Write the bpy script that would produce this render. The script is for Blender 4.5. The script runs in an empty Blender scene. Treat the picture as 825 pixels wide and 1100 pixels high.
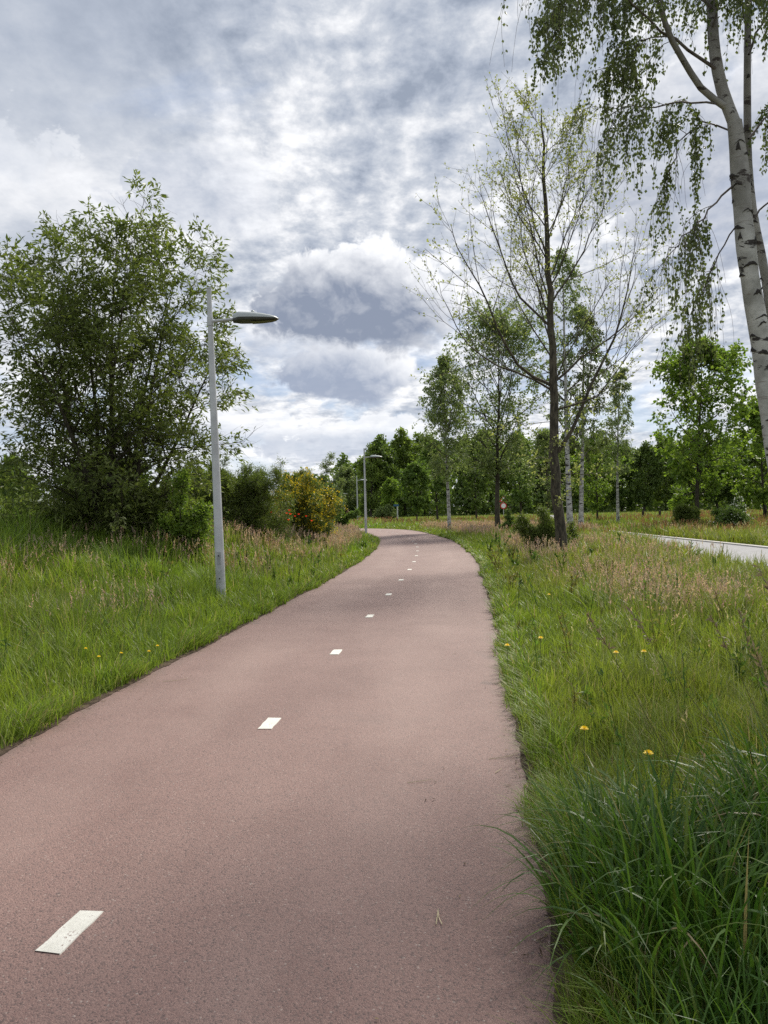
import bpy, math, random
import numpy as np
from mathutils import Vector, Matrix

RNG = np.random.default_rng(11)
random.seed(11)
sc = bpy.context.scene
COL = sc.collection
rad = math.radians

# ------------------------------------------------------------------ camera
EYE, FPX, ROLL, HOR = 1.70, 826.0, rad(1.35), 3.5
cam_d = bpy.data.cameras.new('camera')
cam = bpy.data.objects.new('camera', cam_d)
COL.objects.link(cam)
cam_d.sensor_fit = 'VERTICAL'
cam_d.sensor_height = 24.0
cam_d.lens = 24.0 * FPX / 1100.0
cam_d.clip_start = 0.05
cam_d.clip_end = 6000
_p = math.atan(HOR / FPX)
_f = Vector((0, math.cos(_p), -math.sin(_p)))
_u0 = Vector((0, math.sin(_p), math.cos(_p)))
_x0 = Vector((1, 0, 0))
_rt = math.cos(ROLL) * _x0 - math.sin(ROLL) * _u0
_up = math.sin(ROLL) * _x0 + math.cos(ROLL) * _u0
cam.matrix_world = Matrix(((_rt.x, _up.x, -_f.x, 0), (_rt.y, _up.y, -_f.y, 0), (_rt.z, _up.z, -_f.z, EYE), (0, 0, 0, 1)))
sc.camera = cam


def at(px, py, d):
    """survey helper: photo pixel and distance in metres -> point in the place"""
    a, b = px - 412.5, 550 - py
    x = a * math.cos(ROLL) + b * math.sin(ROLL)
    y = -a * math.sin(ROLL) + b * math.cos(ROLL)
    return np.array([x * d / FPX, d, EYE + (y - HOR) * d / FPX])


# ------------------------------------------------------------------ sky and sun
SUN_EL, SUN_AZ = rad(45), rad(28)          # azimuth from +Y towards +X
SKY_STRENGTH = 0.1
w = bpy.data.worlds.new('World')
sc.world = w
w.use_nodes = True
nt = w.node_tree
nt.nodes.clear()


class G:
    """tiny node-graph helper"""
    def __init__(s, tree):
        s.t = tree

    def n(s, typ, ins=None, **props):
        nd = s.t.nodes.new(typ)
        for k, v in props.items():
            setattr(nd, k, v)
        for k, v in (ins or {}).items():
            sock = nd.inputs[k]
            if hasattr(v, 'is_linked') or isinstance(v, bpy.types.NodeSocket):
                s.t.links.new(v, sock)
            else:
                if isinstance(v, (tuple, list)) and sock.type == 'RGBA' and len(v) == 3:
                    v = (*v, 1)
                sock.default_value = v
        return nd

    def m(s, op, a, b=0.0, c=0.0, clamp=False):
        nd = s.n('ShaderNodeMath', {0: a, 1: b, 2: c}, operation=op)
        nd.use_clamp = clamp
        return nd.outputs[0]

    def ss(s, v, lo, hi, o0=0.0, o1=1.0):
        nd = s.n('ShaderNodeMapRange', {0: v, 1: lo, 2: hi, 3: o0, 4: o1}, interpolation_type='SMOOTHSTEP')
        return nd.outputs[0]

    def mix(s, f, a, b, blend='MIX'):
        nd = s.n('ShaderNodeMix', {0: f}, data_type='RGBA', blend_type=blend)
        for k, v in ((6, a), (7, b)):
            if isinstance(v, bpy.types.NodeSocket):
                s.t.links.new(v, nd.inputs[k])
            else:
                nd.inputs[k].default_value = (*v, 1)
        return nd.outputs[2]

    def noise(s, vec, scale, detail=4, rough=.5, dist=0.0):
        return s.n('ShaderNodeTexNoise', {'Vector': vec, 'Scale': scale, 'Detail': detail, 'Roughness': rough, 'Distortion': dist}).outputs[0]

    def xyz(s, x, y, z=0.0):
        return s.n('ShaderNodeCombineXYZ', {0: x, 1: y, 2: z}).outputs[0]

    def vscale(s, v, sx):
        return s.n('ShaderNodeVectorMath', {0: v, 1: sx}, operation='MULTIPLY').outputs[0]

    def vadd(s, v, o):
        return s.n('ShaderNodeVectorMath', {0: v, 1: o}, operation='ADD').outputs[0]


def build_sky():
    g = G(nt)
    sky = g.n('ShaderNodeTexSky', sky_type='NISHITA', sun_disc=False)
    sky.sun_elevation = SUN_EL
    sky.sun_rotation = SUN_AZ
    sky.air_density = 1.0
    sky.dust_density = 0.6
    tc = g.n('ShaderNodeTexCoord').outputs['Generated']
    sp = g.n('ShaderNodeSeparateXYZ', {0: tc})
    x, y, z = sp.outputs
    zc = g.m('MAXIMUM', z, 0.0)
    den = g.m('ADD', zc, 0.16)
    p = g.xyz(g.m('DIVIDE', x, den), g.m('DIVIDE', y, den), 3.7)
    az = g.m('ARCTAN2', x, y)
    el = g.m('ARCSINE', zc)
    ae = g.xyz(az, el, 0.0)

    # high cloud deck, lit through: broad tone + billows with an embossed light direction
    big = g.noise(p, 0.75, 5, .55, .3)
    med = g.noise(p, 2.1, 9, .58, .15)
    med2 = g.noise(g.vadd(p, (0.10, 0.12, 0)), 2.1, 9, .58, .15)
    pr = g.vscale(p, (1.0, .80, 1.0))
    rip = g.noise(pr, 10.0, 9, .62, .12)
    rip2 = g.noise(g.vadd(pr, (0.026, 0.026, 0)), 10.0, 9, .62, .12)
    emb = g.m('ADD', g.m('MULTIPLY', g.m('SUBTRACT', med, med2), .85), g.m('MULTIPLY', g.m('SUBTRACT', rip, rip2), 1.15))
    tone = g.m('ADD', .16, g.m('ADD', g.m('MULTIPLY', g.ss(big, .28, .72), .40), g.m('MULTIPLY', g.ss(med, .28, .72), .42)))
    # ripples live in the centre and right part of the sky, the left is smoother
    rmask = g.ss(g.m('ADD', az, g.m('MULTIPLY', big, .3)), -.24, .10, .25, 1.0)
    tone = g.m('ADD', tone, g.m('MULTIPLY', emb, rmask))
    tone = g.m('ADD', tone, g.m('MULTIPLY', g.m('SUBTRACT', rip, .5), g.m('MULTIPLY', rmask, .8)))
    # grey veil top left, brightening low towards the horizon
    gv = g.m('MULTIPLY', g.ss(az, .0, -.45), g.ss(el, .36, .56))
    tone = g.m('SUBTRACT', tone, g.m('MULTIPLY', gv, .10))
    tone = g.m('ADD', tone, g.ss(el, .26, .03, 0, .22))
    cl = g.n('ShaderNodeValToRGB', {0: tone})
    e = cl.color_ramp.elements
    e[0].position, e[0].color = 0.04, (.285, .33, .415, 1)
    e[1].position, e[1].color = 1.0, (.93, .94, .96, 1)
    for pos, c in ((.28, (.405, .45, .535, 1)), (.52, (.545, .58, .645, 1)), (.76, (.75, .765, .80, 1))):
        q = e.new(pos)
        q.color = c
    deck = cl.outputs[0]

    # thin blue gaps
    gapn = g.noise(g.vadd(p, (4.3, 1.1, 0)), 1.3, 8, .6, .3)
    gap = g.m('MULTIPLY', g.ss(gapn, .55, .72), .6)
    lown = g.noise(g.vscale(ae, (7.0, 15.0, 1.0)), 1.0, 8, .62, .3)
    low = g.m('MULTIPLY', g.ss(lown, .47, .62), g.ss(el, .30, .16))
    gap = g.m('MAXIMUM', gap, g.m('MULTIPLY', low, .7))
    blue = g.mix(.6, g.mix(1.0, sky.outputs[0], (SKY_STRENGTH * 1.0,) * 3, 'MULTIPLY'), (.36, .45, .65))
    col = g.mix(gap, deck, blue)

    # heaps: azimuth, elevation, half width, half height, noise, strength, dark colour
    av = g.vscale(ae, (1.0, 1.2, 1.0))
    warp = g.n('ShaderNodeTexNoise', {'Vector': av, 'Scale': 14.0, 'Detail': 4}).outputs['Color']
    av = g.vadd(av, g.n('ShaderNodeVectorMath', {0: g.vadd(warp, (-.5, -.5, -.5)), 1: (.045, .045, 0)}, operation='MULTIPLY').outputs[0])

    def billow(v):
        vo = g.n('ShaderNodeTexVoronoi', {'Vector': v, 'Scale': 17.0, 'Detail': 4.0, 'Roughness': .55, 'Lacunarity': 2.2},
                 feature='F1', normalize=True, voronoi_dimensions='2D').outputs['Distance']
        return g.m('ADD', g.m('MULTIPLY', g.m('SUBTRACT', .75, vo), .8), g.m('MULTIPLY', g.noise(v, 9.0, 8, .55, .2), .45))
    bn = billow(av)
    bn2 = billow(g.vadd(av, (.006, .016, 0)))
    bemb = g.m('SUBTRACT', bn, bn2)
    for (a0, e0, ra, rb, amt, k, dark, lift) in (
            (.44, .36, .22, .15, 2.0, .60, (.35, .385, .47), .2),
            (.25, .25, .13, .06, 2.0, .55, (.36, .40, .48), .3),
            (-.60, .40, .26, .06, 2.0, .40, (.40, .46, .58), .1),
            (-.22, .38, .12, .07, 2.0, .42, (.39, .44, .55), .1),
            (-.24, .10, .16, .035, 2.0, .65, (.50, .55, .65), .8),
            (-.02, .085, .15, .035, 2.0, .75, (.47, .52, .62), .8),
            (-.10, .205, .10, .035, 2.0, .6, (.45, .50, .60), .6),
            (-.045, .170, .105, .058, 1.6, .95, (.32, .37, .48), .45),
            (-.016, .255, .150, .088, 1.4, 1.0, (.245, .285, .375), .46)):
        dx = g.m('DIVIDE', g.m('SUBTRACT', az, a0), ra)
        dy = g.m('DIVIDE', g.m('SUBTRACT', el, e0), rb)
        dyn = g.m('MULTIPLY', g.m('MINIMUM', dy, 0.0), 1.3)     # flatter underside
        dyy = g.m('ADD', g.m('MAXIMUM', dy, 0.0), dyn)
        q = g.m('SQRT', g.m('ADD', g.m('MULTIPLY', dx, dx), g.m('MULTIPLY', dyy, dyy)))
        s = g.m('ADD', g.m('SUBTRACT', 1.0, q), g.m('MULTIPLY', g.m('SUBTRACT', bn, .60), amt))
        mask = g.m('MULTIPLY', g.ss(s, .0, g.ss(dy, .2, -.6, .15, .36)), k)
        m_ = g.m('SUBTRACT', g.m('MULTIPLY', g.m('MINIMUM', s, 1.0), .45), g.m('ADD', g.m('MULTIPLY', dy, lift), g.m('MULTIPLY', dx, .28)))
        m_ = g.m('ADD', m_, g.m('MULTIPLY', g.m('SUBTRACT', .62, bn), .9))
        core = g.ss(m_, -.36, .40)
        lit = g.m('ADD', core, g.m('MULTIPLY', bemb, -1.1), clamp=True)
        c = g.mix(lit, (.88, .89, .915), dark)
        col = g.mix(mask, col, c)
    # below the horizon: plain dull green-grey
    col = g.mix(g.ss(z, .0, -.03), col, (.10, .12, .07))
    out = g.mix(1.0, col, (.93 / SKY_STRENGTH,) * 3, 'MULTIPLY')
    bg = g.n('ShaderNodeBackground', {0: out, 1: SKY_STRENGTH})
    o = g.n('ShaderNodeOutputWorld')
    nt.links.new(bg.outputs[0], o.inputs[0])


build_sky()
sun_d = bpy.data.lights.new('sun', 'SUN')
sun_d.energy = 4.2
sun_d.angle = rad(10.0)
sun_d.color = (1.0, .935, .83)
sun = bpy.data.objects.new('sun', sun_d)
COL.objects.link(sun)
_sv = Vector((math.cos(SUN_EL) * math.sin(SUN_AZ), math.cos(SUN_EL) * math.cos(SUN_AZ), math.sin(SUN_EL)))
sun.rotation_euler = _sv.to_track_quat('Z', 'Y').to_euler()
sun.location = (20, 5, 40)
sc.view_settings.view_transform = 'Standard'
sc.view_settings.look = 'None'
sc.view_settings.exposure = 0.32
sc.view_settings.gamma = 1.0
sc.view_settings.use_curve_mapping = False
sc.render.engine = 'CYCLES'
sc.cycles.max_bounces = 6
sc.cycles.diffuse_bounces = 3
sc.cycles.transmission_bounces = 4
sc.cycles.glossy_bounces = 2
sc.cycles.use_denoising = False


# ------------------------------------------------------------------ materials
def mat(name):
    m = bpy.data.materials.new(name)
    m.use_nodes = True
    m.node_tree.nodes.clear()
    g = G(m.node_tree)
    return m, g


def finish(g, shader, disp=None):
    o = g.n('ShaderNodeOutputMaterial')
    g.t.links.new(shader, o.inputs[0])


def simple(name, c, rough=.6, metal=0.0, spec=.4, var=.15, scale=6.0, bump=0.0):
    m, g = mat(name)
    co = g.n('ShaderNodeTexCoord').outputs['Object']
    n = g.noise(co, scale, 6, .6)
    d = tuple(v * (1 - var) for v in c)
    u = tuple(min(1, v * (1 + var)) for v in c)
    base = g.mix(g.ss(n, .3, .7), d, u)
    ins = {'Base Color': base, 'Roughness': rough, 'Metallic': metal, 'Specular IOR Level': spec}
    if bump:
        ins['Normal'] = g.n('ShaderNodeBump', {'Height': g.noise(co, scale * 6, 5, .6), 'Strength': bump, 'Distance': .02}).outputs[0]
    finish(g, g.n('ShaderNodeBsdfPrincipled', ins).outputs[0])
    return m


def leaf_mat(name, c1, c2, trans=.4, rough=.5, spec=.35, tc=(1.35, 1.45, .8)):
    m, g = mat(name)
    a = g.n('ShaderNodeAttribute', attribute_name='tint').outputs['Fac']
    base = g.mix(a, c1, c2)
    p = g.n('ShaderNodeBsdfPrincipled', {'Base Color': base, 'Roughness': rough, 'Specular IOR Level': spec}).outputs[0]
    tcol = g.mix(1.0, base, tc, 'MULTIPLY')
    t = g.n('ShaderNodeBsdfTranslucent', {0: tcol}).outputs[0]
    mx = g.n('ShaderNodeMixShader', {0: trans, 1: p, 2: t})
    finish(g, mx.outputs[0])
    return m


def grass_mat(name, trans=.3, rough=.45, spec=.35):
    m, g = mat(name)
    base = g.n('ShaderNodeAttribute', attribute_name='Col').outputs['Color']
    p = g.n('ShaderNodeBsdfPrincipled', {'Base Color': base, 'Roughness': rough, 'Specular IOR Level': spec}).outputs[0]
    t = g.n('ShaderNodeBsdfTranslucent', {0: g.mix(1.0, base, (1.25, 1.3, .8), 'MULTIPLY')}).outputs[0]
    finish(g, g.n('ShaderNodeMixShader', {0: trans, 1: p, 2: t}).outputs[0])
    return m


def bark_mat(name, c1, c2, zs=.25, scale=14):
    m, g = mat(name)
    co = g.n('ShaderNodeTexCoord').outputs['Object']
    v = g.vscale(co, (1, 1, zs))
    n = g.noise(v, scale, 8, .65, .4)
    base = g.mix(g.ss(n, .35, .65), c1, c2)
    lich = g.noise(co, 2.2, 5, .6)
    base = g.mix(g.ss(lich, .55, .75, 0, .35), base, (.16, .18, .11))
    b = g.n('ShaderNodeBump', {'Height': n, 'Strength': .6, 'Distance': .02}).outputs[0]
    finish(g, g.n('ShaderNodeBsdfPrincipled', {'Base Color': base, 'Roughness': .85, 'Specular IOR Level': .2, 'Normal': b}).outputs[0])
    return m


def birch_mat(name, dark=.0):
    m, g = mat(name)
    co = g.n('ShaderNodeTexCoord').outputs['Object']
    a = g.noise(g.vscale(co, (1.3, 1.3, 16)), 2.2, 6, .6, .3)         # fine horizontal lenticels
    b = g.noise(g.vscale(co, (2.2, 2.2, 6.5)), 1.4, 8, .68, .6)       # black cracked patches
    c = g.noise(co, 3.0, 6, .6)
    base = g.mix(g.ss(c, .3, .7), (.24, .235, .215), (.52, .51, .485))
    base = g.mix(g.ss(a, .60, .68, 0, .75), base, (.20, .17, .15))
    base = g.mix(g.ss(b, .565 - dark, .61 - dark), base, (.035, .03, .027))
    # twigs and thin branches are reddish brown instead of white
    thin = g.n('ShaderNodeAttribute', attribute_name='tint').outputs['Fac']
    base = g.mix(thin, base, (.06, .042, .034))
    bp = g.n('ShaderNodeBump', {'Height': b, 'Strength': .4, 'Distance': .01}).outputs[0]
    finish(g, g.n('ShaderNodeBsdfPrincipled', {'Base Color': base, 'Roughness': .7, 'Specular IOR Level': .3, 'Normal': bp}).outputs[0])
    return m


def asphalt_mat():
    m, g = mat('red_asphalt')
    co = g.n('ShaderNodeTexCoord').outputs['Object']
    vor = g.n('ShaderNodeTexVoronoi', {'Vector': co, 'Scale': 140.0, 'Randomness': 1.0})
    cell = g.n('ShaderNodeSeparateColor', {0: vor.outputs['Color']})
    fine = g.noise(co, 60, 5, .7)
    mott = g.noise(co, 1.1, 7, .62, .4)
    wear = g.noise(g.vscale(co, (1.6, .22, 1)), .9, 6, .6, .3)
    base = g.mix(g.ss(mott, .3, .7), (.166, .092, .078), (.215, .127, .109))
    base = g.mix(g.ss(wear, .42, .70, 0, .45), base, (.235, .150, .128))
    grain = g.mix(g.ss(cell.outputs[0], .55, 1.0, 0, .45), base, (.30, .195, .165))
    grain = g.mix(g.ss(cell.outputs[1], .62, 1.0, 0, .75), grain, (.075, .052, .048))
    grain = g.mix(g.ss(cell.outputs[2], .99, .995, 0, .6), grain, (.38, .32, .28))
    grain = g.mix(g.ss(fine, .45, .75, 0, .4), grain, (.12, .075, .067))
    stain = g.noise(g.vadd(co, (9, 4, 0)), .55, 6, .65, .7)
    grain = g.mix(g.ss(stain, .60, .74, 0, .30), grain, (.11, .08, .072))
    lat = g.m('ABSOLUTE', g.n('ShaderNodeAttribute', attribute_name='tint').outputs['Fac'])
    track = g.m('MULTIPLY', g.ss(g.m('ABSOLUTE', g.m('SUBTRACT', lat, .48)), .30, .04), g.ss(g.noise(g.vscale(co, (.9, .35, 1)), 1.2, 5, .6), .3, .6))
    grain = g.mix(g.m('MULTIPLY', track, .16), grain, (.36, .26, .225))
    dirt = g.m('MULTIPLY', g.ss(lat, .84, .99), g.ss(g.noise(co, 2.6, 7, .68, .4), .38, .62))
    grain = g.mix(g.m('MULTIPLY', dirt, .62), grain, (.085, .065, .050))
    spot = g.n('ShaderNodeTexVoronoi', {'Vector': co, 'Scale': .8, 'Randomness': 1.0}).outputs['Distance']
    spot = g.m('ADD', spot, g.m('MULTIPLY', g.noise(co, 14, 5, .6), .12))
    grain = g.mix(g.ss(spot, .125, .095, 0, .42), grain, (.075, .055, .050))
    h = g.m('ADD', g.m('MULTIPLY', vor.outputs['Distance'], -1.0), g.m('MULTIPLY', fine, .6))
    b = g.n('ShaderNodeBump', {'Height': h, 'Strength': .55, 'Distance': .006}).outputs[0]
    finish(g, g.n('ShaderNodeBsdfPrincipled', {'Base Color': grain, 'Roughness': .72, 'Specular IOR Level': .55, 'Normal': b}).outputs[0])
    return m


def ground_mat():
    m, g = mat('meadow_soil')
    co = g.n('ShaderNodeTexCoord').outputs['Object']
    a = g.noise(co, .35, 7, .6, .4)
    b = g.noise(co, 6.0, 7, .7)
    c = g.noise(g.vscale(co, (.06, .16, 1)), 1.0, 5, .6)
    base = g.mix(g.ss(a, .35, .65), (.10, .12, .035), (.15, .165, .05))
    base = g.mix(g.ss(c, .5, .7, 0, .5), base, (.19, .165, .085))
    base = g.mix(g.ss(b, .35, .75, 0, .6), base, (.07, .075, .03))
    bp = g.n('ShaderNodeBump', {'Height': b, 'Strength': .6, 'Distance': .05}).outputs[0]
    finish(g, g.n('ShaderNodeBsdfPrincipled', {'Base Color': base, 'Roughness': .95, 'Specular IOR Level': .1, 'Normal': bp}).outputs[0])
    return m


M = {}
M['asphalt'] = asphalt_mat()
M['ground'] = ground_mat()
M['soil'] = simple('verge_soil', (.075, .055, .04), .95, var=.5, scale=9, bump=.8, spec=.1)
M['paint'] = simple('road_paint', (.70, .69, .62), .6, var=.12, scale=25, bump=.2)
def paint_mat():
    m, g = mat('worn_road_paint')
    co = g.n('ShaderNodeTexCoord').outputs['Object']
    n1 = g.noise(co, 9, 8, .7)
    n2 = g.noise(co, 70, 5, .7)
    base = g.mix(g.ss(n1, .3, .7), (.56, .55, .49), (.70, .69, .63))
    hole = g.m('ADD', g.m('MULTIPLY', n1, .45), g.m('MULTIPLY', n2, .55))
    base = g.mix(g.ss(hole, .56, .62, 0, .85), base, (.20, .125, .105))
    base = g.mix(g.ss(n2, .5, .7, 0, .25), base, (.30, .26, .22))
    b = g.n('ShaderNodeBump', {'Height': n2, 'Strength': .5, 'Distance': .004}).outputs[0]
    finish(g, g.n('ShaderNodeBsdfPrincipled', {'Base Color': base, 'Roughness': .75, 'Normal': b}).outputs[0])
    return m


M['paint'] = paint_mat()
M['road_grey'] = simple('grey_concrete_road', (.25, .25, .255), .85, var=.14, scale=3, bump=.3)
M['kerb'] = simple('pale_kerb_concrete', (.46, .44, .41), .85, var=.15, scale=8)
M['galv'] = simple('galvanised_steel', (.47, .48, .49), .55, metal=.25, var=.16, scale=2.2)
M['galv_worn'] = simple('worn_galvanised_door', (.36, .37, .37), .65, metal=.2, var=.25, scale=9)
M['lamp_shell'] = simple('lamp_shell_paint', (.40, .43, .42), .38, metal=.15, var=.05)
M['lamp_tray'] = simple('lamp_tray_dark', (.075, .08, .08), .5, var=.1)
M['black'] = simple('black_plastic', (.02, .02, .02), .6)
M['lens'] = simple('smoked_lens', (.14, .135, .10), .15, var=.05, spec=.5)
M['bark'] = bark_mat('grey_brown_bark', (.030, .026, .02), (.105, .09, .065))
M['bark_dark'] = bark_mat('dark_bark', (.03, .026, .02), (.085, .072, .052))
M['birch'] = birch_mat('birch_bark')
M['birch_far'] = birch_mat('birch_bark_distant', .03)
M['scar'] = simple('birch_scar', (.035, .03, .027), .9, var=.4, scale=40)
M['grass'] = grass_mat('meadow_grass_blades', .42, .5, .3)
M['tussock'] = grass_mat('glossy_grass_blades', .38, .42, .34)
M['seed'] = grass_mat('seed_heads', .35, .8, .1)
M['leaf_willow'] = leaf_mat('willow_leaf', (.075, .110, .024), (.19, .22, .062), .42)
M['leaf_birch'] = leaf_mat('birch_leaf', (.06, .085, .028), (.14, .165, .055), .32)
M['leaf_bud'] = leaf_mat('young_leaf', (.18, .20, .065), (.33, .34, .14), .45)
M['leaf_mid'] = leaf_mat('mid_leaf', (.075, .135, .028), (.17, .235, .055), .42)
M['leaf_bright'] = leaf_mat('bright_leaf', (.09, .165, .024), (.22, .29, .05), .48)
M['leaf_dark'] = leaf_mat('dark_leaf', (.065, .110, .024), (.155, .21, .05), .42)
M['leaf_wood'] = leaf_mat('woodland_leaf', (.09, .145, .028), (.23, .29, .065), .48)
M['leaf_grey'] = leaf_mat('grey_green_leaf', (.115, .165, .058), (.245, .29, .12), .38)
M['leaf_broom'] = leaf_mat('broom_leaf', (.07, .105, .022), (.17, .21, .05), .4)
M['flower_yellow'] = leaf_mat('broom_flower', (.46, .36, .02), (.64, .53, .035), .35, tc=(1.1, 1.0, .6))
M['flower_white'] = leaf_mat('white_blossom', (.62, .62, .52), (.80, .80, .72), .35, tc=(1, 1, .9))
M['dandelion'] = leaf_mat('dandelion_petal', (.80, .58, .006), (.88, .70, .02), .3, tc=(1.1, 1.0, .5))
M['poppy'] = leaf_mat('poppy_petal', (.60, .03, .012), (.75, .08, .03), .4, tc=(1.1, 1.0, 1.0))
M['stem'] = simple('green_stem', (.09, .13, .03), .7)
M['straw'] = simple('dry_straw', (.52, .45, .28), .8, var=.2, scale=30)
M['litter'] = grass_mat('leaf_litter', .1, .9, .1)
M['post'] = simple('weathered_post', (.06, .045, .035), .9, var=.4, scale=20, bump=.4)
M['sign_blue'] = simple('sign_blue', (.02, .085, .42), .45, var=.05)
M['sign_teal'] = simple('sign_dull_blue', (.03, .10, .20), .6, var=.05)
M['sign_white'] = simple('sign_white', (.80, .80, .80), .45, var=.04)
M['sign_red'] = simple('sign_red', (.55, .03, .03), .45, var=.05)
M['wall_white'] = simple('white_render_wall', (.50, .49, .47), .85, var=.06, scale=1.5)
M['roof_pale'] = simple('pale_sheet_roof', (.36, .37, .39), .6, var=.06, scale=1.5)
M['wall_grey'] = simple('grey_board_wall', (.30, .31, .32), .85, var=.12, scale=2)
M['glass'] = simple('dark_window_glass', (.03, .04, .05), .08, spec=.6)
M['door'] = simple('brown_door', (.13, .09, .06), .6)
M['skin'] = simple('skin', (.52, .31, .23), .55, var=.05)
M['hair'] = simple('brown_hair', (.07, .045, .03), .7)
M['jacket'] = simple('dark_red_jacket', (.10, .035, .032), .85, var=.15, scale=20)
M['trousers'] = simple('dark_trousers', (.025, .026, .032), .9)


# ------------------------------------------------------------------ mesh building
def props(o, label=None, cat=None, group=None, kind=None):
    for k, v in (('label', label), ('category', cat), ('group', group), ('kind', kind)):
        if v:
            o[k] = v
    return o


def empty(name, loc, label, cat, group=None, rz=0.0):
    o = bpy.data.objects.new(name, None)
    o.empty_display_size = .3
    COL.objects.link(o)
    o.location = tuple(float(v) for v in loc)
    o.rotation_euler = (0, 0, rz)
    return props(o, label, cat, group)


class Geo:
    def __init__(s):
        s.V, s.Q, s.T, s.C, s.F, s.qm, s.tm, s.n = [], [], [], [], [], [], [], 0

    def add(s, V, Q=None, T=None, col=None, tint=None, m=0):
        V = np.asarray(V, float).reshape(-1, 3)
        s.V.append(V)
        if Q is not None and len(Q):
            s.Q.append(np.asarray(Q, int).reshape(-1, 4) + s.n)
            s.qm.append(np.full(len(s.Q[-1]), m))
        if T is not None and len(T):
            s.T.append(np.asarray(T, int).reshape(-1, 3) + s.n)
            s.tm.append(np.full(len(s.T[-1]), m))
        c = np.zeros((len(V), 3)) if col is None else np.broadcast_to(np.asarray(col, float), (len(V), 3))
        t = np.zeros(len(V)) if tint is None else np.broadcast_to(np.asarray(tint, float), (len(V),))
        s.C.append(c)
        s.F.append(t)
        s.n += len(V)
        return s

    def build(s, name, mats, parent=None, smooth=False, col=False, tint=False, loc=None):
        V = np.concatenate(s.V)
        Q = np.concatenate(s.Q) if s.Q else np.zeros((0, 4), int)
        T = np.concatenate(s.T) if s.T else np.zeros((0, 3), int)
        me = bpy.data.meshes.new(name)
        me.vertices.add(len(V))
        me.vertices.foreach_set('co', V.astype(np.float32).ravel())
        nl = Q.size + T.size
        me.loops.add(nl)
        me.loops.foreach_set('vertex_index', np.concatenate([Q.ravel(), T.ravel()]).astype(np.int32))
        me.polygons.add(len(Q) + len(T))
        st = np.concatenate([np.arange(len(Q)) * 4, len(Q) * 4 + np.arange(len(T)) * 3])
        me.polygons.foreach_set('loop_start', st.astype(np.int32))
        mi = np.concatenate([np.concatenate(s.qm) if s.qm else np.zeros(0), np.concatenate(s.tm) if s.tm else np.zeros(0)])
        me.polygons.foreach_set('material_index', mi.astype(np.int32))
        me.polygons.foreach_set('use_smooth', np.full(len(Q) + len(T), smooth))
        if not isinstance(mats, (list, tuple)):
            mats = [mats]
        for m in mats:
            me.materials.append(m)
        if col:
            a = me.color_attributes.new('Col', 'FLOAT_COLOR', 'POINT')
            c = np.concatenate(s.C)
            a.data.foreach_set('color', np.concatenate([c, np.ones((len(c), 1))], 1).astype(np.float32).ravel())
        if tint:
            a = me.attributes.new('tint', 'FLOAT', 'POINT')
            a.data.foreach_set('value', np.concatenate(s.F).astype(np.float32))
        me.update(calc_edges=True)
        me.validate()
        o = bpy.data.objects.new(name, me)
        COL.objects.link(o)
        if parent is not None:
            o.parent = parent
        if loc is not None:
            o.location = tuple(float(v) for v in loc)
        return o

    # --- shapes
    def box(s, c, size, m=0, bev=0.0):
        c = np.asarray(c, float)
        h = np.asarray(size, float) / 2
        v = np.array([[x, y, z] for z in (-1, 1) for y in (-1, 1) for x in (-1, 1)]) * h + c
        return s.add(v, [[0, 2, 3, 1], [4, 5, 7, 6], [0, 1, 5, 4], [2, 6, 7, 3], [0, 4, 6, 2], [1, 3, 7, 5]], m=m)

    def tube(s, pts, r, sides=12, caps=True, m=0, tint=None):
        pts = np.asarray(pts, float)
        r = np.broadcast_to(np.asarray(r, float), (len(pts),))
        V, Q = tube_arrays(pts[None], r[None], sides)
        n0 = s.n
        s.add(V, Q, m=m, tint=tint)
        if caps:
            for k, flip in ((0, True), (len(pts) - 1, False)):
                ring = V[k * sides:(k + 1) * sides]
                vv = np.concatenate([ring, pts[k][None]])
                idx = np.arange(sides)
                a, b = idx, (idx + 1) % sides
                t = np.stack([b, a, np.full(sides, sides)], 1) if flip else np.stack([a, b, np.full(sides, sides)], 1)
                s.add(vv, T=t, m=m, tint=None if tint is None else np.mean(tint))
        return s


def nrm(v):
    return v / np.maximum(np.linalg.norm(v, axis=-1, keepdims=True), 1e-9)


def tube_arrays(P, Rd, sides):
    """P (B,n,3), Rd (B,n) -> V, Q"""
    B, n, _ = P.shape
    t = nrm(np.gradient(P, axis=1))
    mt = nrm(t.mean(1))
    refs = np.array([[1, .1, .05], [.05, 1, .1], [.1, .05, 1.0]])
    refs = nrm(refs)
    k = np.abs(mt @ refs.T).argmin(1)
    ref = refs[k][:, None, :]
    u = nrm(np.cross(t, ref))
    v = np.cross(t, u)
    a = np.arange(sides) * 2 * math.pi / sides
    V = P[:, :, None, :] + Rd[:, :, None, None] * (np.cos(a)[None, None, :, None] * u[:, :, None, :] + np.sin(a)[None, None, :, None] * v[:, :, None, :])
    base = (np.arange(B) * n * sides)[:, None, None] + (np.arange(n - 1) * sides)[None, :, None]
    i = np.arange(sides)[None, None, :]
    j = (np.arange(sides) + 1) % sides
    j = j[None, None, :]
    Q = np.stack([base + i, base + j, base + sides + j, base + sides + i], -1).reshape(-1, 4)
    return V.reshape(-1, 3), Q


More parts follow.
